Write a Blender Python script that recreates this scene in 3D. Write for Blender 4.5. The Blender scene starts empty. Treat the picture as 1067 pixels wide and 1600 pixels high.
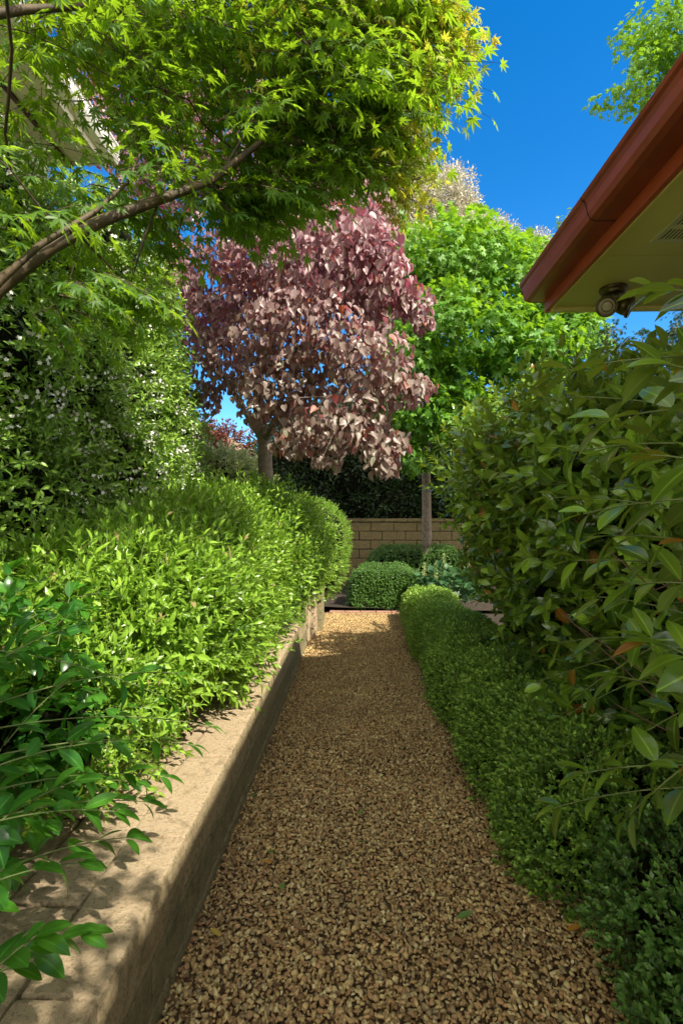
import bpy, bmesh, math
import numpy as np
from mathutils import Vector, Matrix
R = math.radians
rng = np.random.default_rng(7)
scene = bpy.context.scene
COL = scene.collection

# ------------------------------------------------------------------ camera
YAW = R(2.04)
cam_d = bpy.data.cameras.new("camera"); cam = bpy.data.objects.new("camera", cam_d); COL.objects.link(cam)
cam.location = (0, 0, 1.5); cam.rotation_euler = (R(90), 0, YAW)
cam_d.sensor_fit = 'VERTICAL'; cam_d.sensor_height = 36; cam_d.sensor_width = 24; cam_d.lens = 18
cam_d.clip_start = 0.02; cam_d.clip_end = 2000
cam_d.dof.use_dof = True; cam_d.dof.focus_distance = 4.0; cam_d.dof.aperture_fstop = 11
scene.camera = cam

# ------------------------------------------------------------------ sky and sun
SUN_EL, SUN_PHI = R(49), R(45)          # the sun stands behind the camera and to its right
sdir = Vector((math.cos(SUN_EL)*math.sin(SUN_PHI), -math.cos(SUN_EL)*math.cos(SUN_PHI), math.sin(SUN_EL)))
w = bpy.data.worlds.new("World"); scene.world = w; w.use_nodes = True
wn = w.node_tree.nodes; wl = w.node_tree.links
for n in list(wn): wn.remove(n)
wo = wn.new('ShaderNodeOutputWorld'); bg = wn.new('ShaderNodeBackground'); sky = wn.new('ShaderNodeTexSky')
sky.sky_type = 'NISHITA'; sky.sun_disc = False; sky.sun_elevation = SUN_EL
sky.sun_rotation = math.atan2(sdir.x, sdir.y)
sky.altitude = 900; sky.air_density = 1.0; sky.dust_density = 0.1; sky.ozone_density = 3.0
bg.inputs[1].default_value = 0.15
# deep blue sky ahead; overhead and behind, added warm bright fill for the shade
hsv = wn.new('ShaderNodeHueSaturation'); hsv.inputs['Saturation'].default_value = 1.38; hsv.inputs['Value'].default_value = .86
fill_sky = wn.new('ShaderNodeHueSaturation'); fill_sky.inputs['Saturation'].default_value = .35; fill_sky.inputs['Value'].default_value = 1.6
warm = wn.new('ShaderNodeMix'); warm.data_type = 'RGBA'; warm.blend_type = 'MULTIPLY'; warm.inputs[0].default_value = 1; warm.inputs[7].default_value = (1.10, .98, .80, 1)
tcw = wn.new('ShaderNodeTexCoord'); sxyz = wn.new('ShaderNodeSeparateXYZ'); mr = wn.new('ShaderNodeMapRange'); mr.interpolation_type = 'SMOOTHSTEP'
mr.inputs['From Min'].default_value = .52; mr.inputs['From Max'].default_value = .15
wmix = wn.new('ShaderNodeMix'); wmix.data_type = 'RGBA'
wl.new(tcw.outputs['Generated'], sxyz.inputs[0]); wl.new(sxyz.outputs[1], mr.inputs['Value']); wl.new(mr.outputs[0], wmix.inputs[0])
wl.new(sky.outputs[0], hsv.inputs['Color']); wl.new(sky.outputs[0], fill_sky.inputs['Color']); wl.new(fill_sky.outputs[0], warm.inputs[6])
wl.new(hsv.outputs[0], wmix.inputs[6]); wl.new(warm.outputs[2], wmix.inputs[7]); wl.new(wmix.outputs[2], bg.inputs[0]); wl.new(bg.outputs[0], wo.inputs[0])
sl = bpy.data.lights.new("sun", 'SUN'); so = bpy.data.objects.new("sun", sl); COL.objects.link(so)
sl.energy = 4.0; sl.angle = R(0.55); sl.color = (1.0, 0.93, 0.76)
so.rotation_euler = sdir.to_track_quat('Z', 'Y').to_euler(); so.location = (6, -6, 12)
scene.view_settings.view_transform = 'Standard'; scene.view_settings.look = 'None'
scene.view_settings.exposure = 1.15; scene.view_settings.gamma = 1.0

# ------------------------------------------------------------------ maths helpers
def W(px, py, D):
    """a point at depth D seen at photo pixel px, py, as a world point"""
    xc, zc = (px-533.5)/800*D, (800-py)/800*D
    c, s = math.cos(YAW), math.sin(YAW)
    return np.array([xc*c - D*s, xc*s + D*c, 1.5+zc])
def hsh(i, j, k, s):
    n = (i*374761393 + j*668265263 + k*2147483647 + s*1442695041) & 0xffffffff
    n = ((n ^ (n >> 13))*1274126177) & 0xffffffff
    n = n ^ (n >> 16)
    return (n & 0xffff)/32767.5 - 1
def vn(P, f=1.0, s=0):
    Q = np.asarray(P, float)*f + 100.37; I = np.floor(Q).astype(np.int64); F = Q-I; F = F*F*(3-2*F)
    o = 0
    for a in (0, 1):
        for b in (0, 1):
            for c in (0, 1):
                wt = (F[..., 0] if a else 1-F[..., 0])*(F[..., 1] if b else 1-F[..., 1])*(F[..., 2] if c else 1-F[..., 2])
                o = o + wt*hsh(I[..., 0]+a, I[..., 1]+b, I[..., 2]+c, s)
    return o
def nrm(v): return v/np.maximum(np.linalg.norm(v, axis=-1, keepdims=True), 1e-9)
def frames(d, n):
    """rotation matrices with local +Y along d and local +Z near n"""
    y = nrm(d); z = nrm(n - (n*y).sum(-1, keepdims=True)*y + 1e-6); x = np.cross(y, z)
    return np.stack([x, y, z], -1)
def rot(ax, a):
    return np.array(Matrix.Rotation(a, 3, ax))

# ------------------------------------------------------------------ object helpers
def tag(o, label=None, cat=None, group=None, kind=None):
    if label: o['label'] = label
    if cat: o['category'] = cat
    if group: o['group'] = group
    if kind: o['kind'] = kind
    return o
def thing(name, label, cat, loc=(0, 0, 0), group=None):
    o = bpy.data.objects.new(name, None); COL.objects.link(o); o.location = loc; o.empty_display_size = 0.2
    return tag(o, label, cat, group)
def link(name, me, mats, parent=None):
    o = bpy.data.objects.new(name, me); COL.objects.link(o)
    for m in (mats if isinstance(mats, (list, tuple)) else [mats]): me.materials.append(m)
    if parent is not None:
        o.parent = parent; o.location = -Vector(parent_world(parent))
    return o
def parent_world(p):
    v = Vector(p.location)
    while p.parent: p = p.parent; v += Vector(p.location)
    return v
def np_mesh(name, V, F, attr=None, mi=None, smooth=False):
    me = bpy.data.meshes.new(name); nv, nf = len(V), len(F); k = F.shape[1]
    me.vertices.add(nv); me.loops.add(nf*k); me.polygons.add(nf)
    me.vertices.foreach_set('co', np.ascontiguousarray(V, np.float32).ravel())
    me.polygons.foreach_set('loop_start', np.arange(0, nf*k, k, dtype=np.int32))
    me.loops.foreach_set('vertex_index', np.ascontiguousarray(F, np.int32).ravel())
    if mi is not None: me.polygons.foreach_set('material_index', np.ascontiguousarray(mi, np.int32))
    if attr is not None:
        a = me.attributes.new('leaf', 'FLOAT_VECTOR', 'POINT'); a.data.foreach_set('vector', np.ascontiguousarray(attr, np.float32).ravel())
    me.polygons.foreach_set('use_smooth', np.full(nf, smooth, bool))
    me.update(calc_edges=True)
    return me
# a template is (V, F, A, M): vertices, triangles, leaf attribute (across, along, age), material index
def join(ts):
    V, F, A, M, o = [], [], [], [], 0
    for v, f, a, m in ts:
        V.append(v); F.append(f+o); A.append(a); M.append(m); o += len(v)
    return np.concatenate(V), np.concatenate(F), np.concatenate(A), np.concatenate(M)
def move(t, Rm=None, p=(0, 0, 0), s=1.0, age=None):
    v, f, a, m = t
    v = v*s
    if Rm is not None: v = v @ Rm.T
    a = a.copy()
    if age is not None: a[:, 2] = age
    return v+np.array(p), f, a, m
def inst(ts, P, Rm, S, age=None):
    """copies of template meshes merged into one"""
    P = np.asarray(P); N = len(P); S = np.broadcast_to(np.asarray(S, float), (N,))
    pick = rng.integers(0, len(ts), N); out = []
    for k, (v, f, a, m) in enumerate(ts):
        q = np.nonzero(pick == k)[0]
        if not len(q): continue
        VV = np.einsum('nij,vj->nvi', Rm[q], v)*S[q, None, None] + P[q, None, :]
        FF = f[None] + (np.arange(len(q))*len(v))[:, None, None]
        AA = np.repeat(a[None], len(q), 0)
        if age is not None: AA[:, :, 2] = np.clip(AA[:, :, 2]+age[q, None], 0, 1)
        out.append((VV.reshape(-1, 3), FF.reshape(-1, 3), AA.reshape(-1, 3), np.tile(m, len(q))))
    return join(out)
def tmesh(name, t, mats, parent=None, smooth=False):
    return link(name, np_mesh(name, t[0], t[1], t[2], t[3], smooth), mats, parent)

def leaf(L, Wd, n=4, fold=.25, curl=.2, peak=1.0, tipp=1.0, age=.4):
    t = np.linspace(0, 1, n+1); c = np.stack([0*t, L*t, -curl*L*t*t], 1)
    tt = t[1:-1]; wv = Wd/2*np.sin(np.pi*tt**peak)**tipp
    l = np.stack([-wv, L*tt, -curl*L*tt*tt+fold*wv], 1); r = l*[-1, 1, 1]
    V = np.concatenate([c, l, r]); A = np.concatenate([np.stack([0*t, t, 0*t+age], 1), np.stack([0*tt-1, tt, 0*tt+age], 1), np.stack([0*tt+1, tt, 0*tt+age], 1)])
    F = []
    L0, R0 = n+1, n+1+n-1
    for i in range(n):
        for b, sgn in ((L0, 1), (R0, -1)):
            q = []
            if i == 0: q = [(0, 1, b)]
            elif i == n-1: q = [(i, i+1, b+i-1)]
            else: q = [(i, i+1, b+i), (i, b+i, b+i-1)]
            for x in q: F.append(x if sgn > 0 else (x[0], x[2], x[1]))
    F = np.array(F); return V, F, A, np.zeros(len(F), int)
def tube(pts, r0, r1, k=3, m=1, age=.5):
    pts = np.asarray(pts, float); n = len(pts); d = nrm(np.gradient(pts, axis=0))
    up = np.array([.13, .21, .97]); x = nrm(np.cross(d, up)+1e-6); y = np.cross(d, x)
    r = np.broadcast_to(np.linspace(r0, r1, n), (n,)) if np.ndim(r0) == 0 else np.asarray(r0)
    a = np.arange(k)*2*np.pi/k
    V = (pts[:, None] + r[:, None, None]*(np.cos(a)[None, :, None]*x[:, None]+np.sin(a)[None, :, None]*y[:, None])).reshape(-1, 3)
    F = []
    for i in range(n-1):
        for j in range(k):
            p, q = i*k+j, i*k+(j+1) % k
            F += [(p, q, q+k), (p, q+k, p+k)]
    F = np.array(F); A = np.zeros((len(V), 3)); A[:, 2] = age
    return V, F, A, np.full(len(F), m)
def outline_leaf(pts, cz=0, droop=.1, centre=(0, .35), age=.4, wave=0):
    """fan leaf from an outline"""
    o = np.asarray(pts, float); c = np.array([centre]); P = np.concatenate([c, o])
    dd = np.linalg.norm(P-c, axis=1)
    V = np.column_stack([P, cz*(dd == 0) - droop*dd**2/np.max(dd) + wave*np.abs(P[:, 0])])
    n = len(o); F = np.array([(0, i+1, (i+1) % n+1) for i in range(n)])
    A = np.column_stack([P[:, 0]/np.abs(o[:, 0]).max(), np.clip(P[:, 1], 0, 1), np.full(len(P), age)])
    return V, F, A, np.zeros(len(F), int)
def palmate(lobes, sinus, side, sa, droop=.25, age=.4):
    pts = []
    for i, (a, l) in enumerate(lobes):
        a = R(a)
        if side:
            pts += [(l*side*math.sin(a-sa), l*side*math.cos(a-sa)), (l*math.sin(a), l*math.cos(a)), (l*side*math.sin(a+sa), l*side*math.cos(a+sa))]
        else: pts += [(l*math.sin(a), l*math.cos(a))]
        if i < len(lobes)-1:
            b = (a+R(lobes[i+1][0]))/2; pts += [(sinus*math.sin(b), sinus*math.cos(b))]
    pts += [(0, -.03)]
    return outline_leaf(pts, 0, droop, (0, .06), age)
JM = palmate([(-118, .42), (-78, .72), (-38, .93), (0, 1), (38, .93), (78, .72), (118, .42)], .31, .55, R(12.5))
NM = palmate([(-105, .55), (-55, .9), (0, 1), (55, .9), (105, .55)], .5, .72, R(13), .2)
NMs = palmate([(-105, .55), (-52, .92), (0, 1), (52, .92), (105, .55)], .48, 0, 0, .2)
HEART = outline_leaf([(0, .06), (-.14, -.04), (-.32, .0), (-.47, .16), (-.5, .38), (-.4, .62), (-.2, .85), (0, 1.06), (.2, .85), (.4, .62), (.5, .38), (.47, .16), (.32, .0), (.14, -.04)], -.04, .14, (0, .42), .4, .22)

def sprig(kind, L, nl, leaf_t, pairs=True, spread=55, up=.0, stem=.0016, size=(1, 1), alt=False, termin=True, curve=.15, age0=.2, age1=.9, jit=.25):
    """a stem along +Y with leaves; opposite pairs turn a quarter each node when kind is 'decussate'"""
    n = nl; t = np.linspace(0, 1, 6); b = rng.uniform(-curve, curve, 2)
    st = np.stack([b[0]*L*t*t, L*t, b[1]*L*t*t], 1); out = [tube(st, stem, stem*.4)] if stem else []
    for i in range(n):
        f = (i+.6)/n; p = np.array([b[0]*L*f*f, L*f, b[1]*L*f*f]); ag = age0+(age1-age0)*f
        s = (size[0]+(size[1]-size[0])*f)*rng.uniform(.8, 1.15)
        for sd in ((0, 1) if pairs else (i % 2,)):
            base = sd*math.pi
            if kind == 'decussate': base += (i % 2)*math.pi/2
            elif kind == 'spiral': base = i*2.4+sd*math.pi
            base += rng.normal(0, jit)
            a = R(spread)*(1-.45*f)+rng.normal(0, jit*.6)
            # leaf direction: tilt away from stem by a, around stem by base
            d = np.array([math.sin(a)*math.cos(base), math.cos(a), math.sin(a)*math.sin(base)+up])
            nn = np.array([-math.cos(a)*math.cos(base), math.sin(a), -math.cos(a)*math.sin(base)]) + np.array([0, 0, .35]) if kind != 'flat' else np.array([0, 0, 1.])
            nn = nn + rng.normal(0, jit*.6, 3)
            out.append(move(leaf_t[rng.integers(len(leaf_t))], frames(d[None], nn[None])[0], p, s, ag))
    if termin:
        out.append(move(leaf_t[0], frames(np.array([[b[0], 1, b[1]]]), np.array([[0, .1, 1.]]))[0], st[-1], size[1]*.9, age1))
    return join(out)

def tubes_obj(name, segs, mat, parent, k=6):
    t = join([tube(p, r0, r1, k if (r0 if np.ndim(r0) == 0 else max(r0)) > .012 else 4, 0) for p, r0, r1 in segs])
    return link(name, np_mesh(name, t[0], t[1], t[2], None, True), mat, parent)

def grow(root_pts, targets, r_tip=.003, r_max=.08, wig=.08, step=.22, power=.5):
    """a branch skeleton that reaches every target; radii by the number of tips carried"""
    nodes = [np.array(p, float) for p in root_pts]; par = [-1]+list(range(len(nodes)-1))
    T = np.asarray(targets, float); base = nodes[-1]
    order = np.argsort(np.linalg.norm(T-base, axis=1)); tips = []
    for i in order:
        A = np.array(nodes); d = np.linalg.norm(A-T[i], axis=1)
        d = d + .35*np.maximum(0, A[:, 2]-T[i][2])
        if len(root_pts) > 2: d[:len(root_pts)//2] += 9
        j = int(np.argmin(d)); a = A[j]; ln = np.linalg.norm(T[i]-a); m = max(1, int(ln/step))
        for q in range(1, m+1):
            f = q/m; p = a+(T[i]-a)*f + (rng.normal(0, wig*ln*.25, 3) if q < m else 0)
            p[2] += .06*ln*math.sin(f*math.pi); nodes.append(p); par.append(j); j = len(nodes)-1
        tips.append(j)
    cnt = np.zeros(len(nodes)); cnt[tips] = 1
    for i in range(len(nodes)-1, 0, -1): cnt[par[i]] += cnt[i]
    rad = np.minimum(r_tip*np.maximum(cnt, 1)**power, r_max); A = np.array(nodes)
    segs = []
    ch = {}
    for i, p in enumerate(par):
        if p >= 0: ch.setdefault(p, []).append(i)
    def chains(i, pre):
        stack = [(i, pre)]
        while stack:
            i, pre = stack.pop(); line = pre+[i]
            while i in ch:
                cs = sorted(ch[i], key=lambda c: -cnt[c])
                for c in cs[1:]: stack.append((c, [i]))
                i = cs[0]; line.append(i)
            segs.append(line)
    chains(0, [])
    out = []
    for ln in segs:
        if len(ln) < 2: continue
        pts = A[ln]; rr = rad[ln].copy()
        if len(rr) > 1: rr[0] = min(rr[0], rr[1]*1.15)
        out.append((pts, rr, 0))
    return out, A, rad
def segs_split(segs, thr):
    big = [s for s in segs if max(s[1]) >= thr]; sm = [s for s in segs if max(s[1]) < thr]
    return big, sm

def blobs_sample(blobs, n, depth=.25, jag=.15, s=1, nf=1.3, hole=None):
    """points on the outer shell of a union of ellipsoids (cx,cy,cz,rx,ry,rz)"""
    B = np.array(blobs, float); area = (B[:, 3]*B[:, 4]+B[:, 4]*B[:, 5]+B[:, 3]*B[:, 5]); area /= area.sum()
    k = rng.choice(len(B), n*2, p=area); d = nrm(rng.normal(size=(n*2, 3))); r = B[k, 3:6]
    f = 1-depth*rng.random(n*2)**1.6
    P0 = B[k, :3]+d*r; f = f*(1+jag*vn(P0, nf, s)+jag*.5*vn(P0, nf*3, s+1))
    P = B[k, :3]+d*r*f[:, None]; N = nrm(d/r)
    ins = np.zeros(len(P), bool)
    for i in range(len(B)):
        q = ((P-B[i, :3])/B[i, 3:6]); ins |= ((q**2).sum(1) < (1-depth*1.3)**2) & (k != i)
    ok = ~ins
    if hole is not None: ok &= (vn(P, hole[0], s+5) > hole[1])
    P, N = P[ok][:n], N[ok][:n]
    return P, N
def swept(y0, y1, fn, n, p=2.6, depth=.12, jag=.06, nf=3.0, s=3, th=(0, math.pi), ends=.35):
    """points on a hedge running along Y; fn(y) gives centre x, half width, base z, height"""
    y = rng.uniform(y0, y1, n); cx, hw, z0, h = fn(y)
    e = np.clip(np.minimum(y-y0, y1-y)/ends, 0, 1); e = np.sqrt(1-(1-e)**2)*.5+.5
    a = rng.uniform(th[0], th[1], n); c, q = np.cos(a), np.sin(a)
    f = 1-depth*rng.random(n)**1.5
    X = np.sign(c)*np.abs(c)**(2/p); Z = np.sign(q)*np.abs(q)**(2/p)
    P = np.stack([cx+hw*e*X, y, z0+h*e*Z], 1)
    f = f*(1+jag*vn(P, nf, s)*1.2+jag*.6*vn(P, nf*2.7, s+1))
    P = np.stack([cx+hw*e*X*f, y, z0+h*e*Z*f], 1)
    N = nrm(np.stack([c/hw, np.where(y-y0 < ends*.6, -.9, np.where(y1-y < ends*.6, .9, 0))/hw*.7, q/np.maximum(h, .1)], 1))
    return P, N
def swept_core(name, y0, y1, fn, mat, parent, sc=.8, p=2.6, ny=40, na=18, ends=.3, s=9):
    V = []
    ys = np.linspace(y0+ends*.3, y1-ends*.3, ny)
    for y in ys:
        cx, hw, z0, h = [float(v) for v in fn(np.array([y]))] if True else 0
        e = min(y-y0, y1-y)/ends; e = max(0, min(1, e)); e = math.sqrt(1-(1-e)**2)*.5+.5
        for a in np.linspace(0, math.pi, na):
            c, q = math.cos(a), math.sin(a); f = sc*(1+.05*rng.normal())
            V.append((cx+hw*e*f*math.copysign(abs(c)**(2/p), c), y, z0+h*e*f*abs(q)**(2/p)))
    F = []
    for i in range(ny-1):
        for j in range(na-1):
            a = i*na+j; F += [(a, a+1, a+na+1), (a, a+na+1, a+na)]
    V = np.array(V)
    for row in (0, ny-1):
        V = np.vstack([V, [V[row*na:(row+1)*na].mean(0)]]); c = len(V)-1
        F += [(row*na+j, row*na+(j+1) % na, c) for j in range(na)]
    return link(name, np_mesh(name, V, np.array(F), smooth=False), mat, parent)
def blob_core(name, blobs, mat, parent, sc=.72):
    bm = bmesh.new()
    for b in blobs:
        r = bmesh.ops.create_icosphere(bm, subdivisions=3, radius=1)
        for v in r['verts']:
            d = v.co.copy(); f = sc*(1+.12*float(vn(np.array(d)+np.array(b[:3]), 3.0, 2)))
            v.co = Vector((b[0]+d.x*b[3]*f, b[1]+d.y*b[4]*f, b[2]+d.z*b[5]*f))
    me = bpy.data.meshes.new(name); bm.to_mesh(me); bm.free()
    return link(name, me, mat, parent)
def face_out(P, N, up=.4, jit=.4, flat=False):
    """sprig axes that point outwards and upwards"""
    d = nrm(N+np.array([0, 0, up])+rng.normal(0, jit, P.shape))
    n = nrm(np.array([0, 0, 1.])+N*.5+rng.normal(0, .45, P.shape))
    return frames(d, n)

# ------------------------------------------------------------------ materials
def mat(name):
    m = bpy.data.materials.new(name); m.use_nodes = True; nt = m.node_tree
    for n in list(nt.nodes): nt.nodes.remove(n)
    o = nt.nodes.new('ShaderNodeOutputMaterial'); b = nt.nodes.new('ShaderNodeBsdfPrincipled')
    nt.links.new(b.outputs[0], o.inputs[0]); return m, nt, b, o
def ramp(nt, fac, stops, interp='LINEAR'):
    r = nt.nodes.new('ShaderNodeValToRGB'); r.color_ramp.interpolation = interp
    e = r.color_ramp.elements
    while len(e) < len(stops): e.new(.5)
    for i, (p, c) in enumerate(stops): e[i].position = p; e[i].color = (*c, 1)
    nt.links.new(fac, r.inputs[0]); return r.outputs[0]
def noise(nt, scale, detail=4, rough=.6, coord='Object', dist=0):
    tc = nt.nodes.new('ShaderNodeTexCoord'); n = nt.nodes.new('ShaderNodeTexNoise')
    n.inputs['Scale'].default_value = scale; n.inputs['Detail'].default_value = detail; n.inputs['Roughness'].default_value = rough
    n.inputs['Distortion'].default_value = dist
    nt.links.new(tc.outputs[coord], n.inputs['Vector']); return n.outputs['Fac']
def mix(nt, f, a, b, t='MIX'):
    m = nt.nodes.new('ShaderNodeMix'); m.data_type = 'RGBA'; m.blend_type = t
    for s, v in ((m.inputs[0], f), (m.inputs[6], a), (m.inputs[7], b)):
        if isinstance(v, (int, float)): s.default_value = v
        elif isinstance(v, tuple): s.default_value = (*v, 1)
        else: nt.links.new(v, s)
    return m.outputs[2]
def math_(nt, op, a, b=0.0, clamp=False):
    m = nt.nodes.new('ShaderNodeMath'); m.operation = op; m.use_clamp = clamp
    for s, v in ((m.inputs[0], a), (m.inputs[1], b)):
        if isinstance(v, (int, float)): s.default_value = v
        else: nt.links.new(v, s)
    return m.outputs[0]
def bump(nt, b, h, st, dist=.01):
    n = nt.nodes.new('ShaderNodeBump'); n.inputs['Strength'].default_value = st; n.inputs['Distance'].default_value = dist
    nt.links.new(h, n.inputs['Height']); nt.links.new(n.outputs[0], b.inputs['Normal'])
def leaf_mat(name, old, young, rough=.45, trans=.4, tcol=None, vary=.35, under=None, rib=.35, odd=None, spec=.5):
    """leaf: colour by age and by leaf, pale midrib and underside, light passing through"""
    m, nt, b, o = mat(name)
    at = nt.nodes.new('ShaderNodeAttribute'); at.attribute_name = 'leaf'
    sp = nt.nodes.new('ShaderNodeSeparateXYZ'); nt.links.new(at.outputs['Vector'], sp.inputs[0])
    g = nt.nodes.new('ShaderNodeNewGeometry')
    ag = math_(nt, 'ADD', sp.outputs[2], math_(nt, 'MULTIPLY', math_(nt, 'SUBTRACT', g.outputs['Random Per Island'], .5), .5), True)
    c = mix(nt, ag, old, young)
    hs = nt.nodes.new('ShaderNodeHueSaturation')
    v = math_(nt, 'ADD', 1-vary, math_(nt, 'MULTIPLY', g.outputs['Random Per Island'], 2*vary))
    nt.links.new(v, hs.inputs['Value']); nt.links.new(c, hs.inputs['Color'])
    c = hs.outputs[0]
    if odd:
        wn_ = nt.nodes.new('ShaderNodeTexWhiteNoise'); wn_.noise_dimensions = '1D'; nt.links.new(g.outputs['Random Per Island'], wn_.inputs['W'])
        c = mix(nt, math_(nt, 'GREATER_THAN', wn_.outputs[0], 1-odd[0]), c, odd[1])
    if rib:
        r = math_(nt, 'SUBTRACT', 1, math_(nt, 'MULTIPLY', math_(nt, 'ABSOLUTE', sp.outputs[0]), 7), True)
        c = mix(nt, math_(nt, 'MULTIPLY', r, rib), c, tuple(min(1, x*2.2+.03) for x in young))
    cu = under or tuple(x*1.25+.012 for x in old)
    c2 = mix(nt, math_(nt, 'MULTIPLY', g.outputs['Backfacing'], .6), c, cu)
    nt.links.new(c2, b.inputs['Base Color'])
    b.inputs['Roughness'].default_value = rough; b.inputs['Specular IOR Level'].default_value = spec
    t = nt.nodes.new('ShaderNodeBsdfTranslucent')
    tc = mix(nt, .75, c, tcol or tuple(min(1, x*2.2) for x in young))
    nt.links.new(tc, t.inputs[0])
    ms = nt.nodes.new('ShaderNodeMixShader'); ms.inputs[0].default_value = trans
    nt.links.new(b.outputs[0], ms.inputs[1]); nt.links.new(t.outputs[0], ms.inputs[2]); nt.links.new(ms.outputs[0], o.inputs[0])
    return m
def simple(name, c1, c2, scale=8, rough=.8, bst=.3, bs=None, bd=.005, metal=0, spec=.5, mid=None, detail=6, dist=0, lo=.3, hi=.7):
    m, nt, b, o = mat(name); n = noise(nt, scale, detail, .65, dist=dist)
    st = [(lo, c1), (hi, c2)] if mid is None else [(lo, c1), (.5, mid), (hi, c2)]
    nt.links.new(ramp(nt, n, st), b.inputs['Base Color']); b.inputs['Roughness'].default_value = rough
    b.inputs['Metallic'].default_value = metal; b.inputs['Specular IOR Level'].default_value = spec
    if bst: bump(nt, b, noise(nt, bs or scale*5, 5, .6), bst, bd)
    return m

M_bark = simple('grey_bark', (.10, .075, .055), (.26, .21, .16), 18, .9, .7, 60)
M_redbark = simple('maple_bark', (.022, .018, .01), (.11, .072, .038), 14, .7, .5, 50)
M_twig = simple('brown_twig', (.07, .035, .02), (.16, .09, .05), 10, .8, 0)
M_gtwig = simple('green_stem', (.08, .12, .03), (.16, .2, .06), 10, .6, 0)
M_rtwig = simple('dark_twig', (.03, .016, .014), (.09, .05, .04), 10, .8, 0)
M_ptwig = simple('pale_twig', (.14, .11, .09), (.3, .24, .2), 10, .8, 0)
M_core = simple('shade_core', (.004, .006, .003), (.014, .014, .007), 12, 1, .8, 30, .02, spec=.1)  # solid stand-in for inner twigs, near-black for the shade among them

L_jm = leaf_mat('maple_leaf', (.035, .11, .012), (.17, .28, .02), .45, .55, (.38, .60, .02), .3, rib=.25)
L_jmy = leaf_mat('young_maple_leaf', (.2, .3, .02), (.5, .5, .05), .5, .5, (.75, .72, .05), .25, rib=.2, odd=(.12, (.5, .22, .06)))
L_rb = leaf_mat('redbud_leaf', (.21, .23, .145), (.34, .175, .225), .42, .3, (.6, .1, .16), .35, (.26, .17, .16), rib=.3, odd=(.05, (.42, .12, .03)), spec=.6)
L_gm = leaf_mat('green_maple_leaf', (.07, .20, .02), (.24, .42, .02), .45, .4, (.35, .6, .02), .3, rib=.2)
L_eu = leaf_mat('gum_leaf', (.34, .32, .22), (.62, .56, .44), .5, .15, (.4, .4, .25), .35, rib=0)
L_dk = leaf_mat('dark_leaf', (.014, .035, .01), (.035, .08, .018), .45, .25, (.08, .16, .02), .4, rib=0)
L_jas = leaf_mat('jasmine_leaf', (.07, .17, .025), (.26, .42, .05), .35, .3, (.3, .5, .04), .3, rib=.3)
L_bed = leaf_mat('bed_leaf', (.06, .16, .015), (.24, .40, .04), .33, .35, (.4, .62, .04), .28, rib=.4, odd=(.012, (.35, .25, .12)))
L_near = leaf_mat('glossy_leaf', (.02, .10, .022), (.07, .21, .02), .25, .4, (.16, .5, .02), .25, rib=.45)
L_var = leaf_mat('variegated_leaf', (.12, .19, .06), (.42, .45, .2), .45, .3, None, .35, rib=.3)
L_box = leaf_mat('box_leaf', (.06, .16, .022), (.30, .47, .06), .4, .3, (.25, .45, .06), .3, rib=.2)
L_boxd = leaf_mat('dark_box_leaf', (.035, .10, .02), (.12, .24, .045), .3, .25, (.15, .35, .03), .35, rib=.2)
L_cam = leaf_mat('shrub_leaf', (.03, .095, .018), (.20, .34, .03), .17, .32, (.4, .5, .03), .3, (.12, .17, .05), rib=.5, odd=(.02, (.35, .13, .03)), spec=.7)
L_red = leaf_mat('red_leaf', (.18, .03, .03), (.45, .12, .12), .45, .35, (.6, .1, .08), .3, rib=0)
L_hyd = leaf_mat('broad_leaf', (.03, .085, .03), (.06, .15, .05), .5, .3, None, .25, rib=.4)

# ------------------------------------------------------------------ ground and path
def box(bm, x0, x1, y0, y1, z0, z1, bev=0, jit=0):
    vs = [bm.verts.new((x, y, z)) for x in (x0, x1) for y in (y0, y1) for z in (z0, z1)]
    fs = [bm.faces.new([vs[i] for i in q]) for q in ((0, 1, 3, 2), (4, 6, 7, 5), (0, 4, 5, 1), (2, 3, 7, 6), (0, 2, 6, 4), (1, 5, 7, 3))]
    if jit:
        for v in vs: v.co += Vector(rng.normal(0, jit, 3))
    if bev:
        es = {e for f in fs for e in f.edges}
        bmesh.ops.bevel(bm, geom=list(es), offset=bev, segments=2, profile=.6, affect='EDGES')
def bobj(name, bm, m, parent=None, smooth=False):
    bmesh.ops.recalc_face_normals(bm, faces=bm.faces)
    me = bpy.data.meshes.new(name); bm.to_mesh(me); bm.free()
    if smooth: me.polygons.foreach_set('use_smooth', np.full(len(me.polygons), True))
    return link(name, me, m, parent)
def prism(bm, prof, y0, y1):
    """profile in XZ run along Y, capped"""
    a = [bm.verts.new((x, y0, z)) for x, z in prof]; b = [bm.verts.new((x, y1, z)) for x, z in prof]; n = len(prof)
    for i in range(n): bm.faces.new((a[i], a[(i+1) % n], b[(i+1) % n], b[i]))
    bm.faces.new(a[::-1]); bm.faces.new(b)

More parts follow.
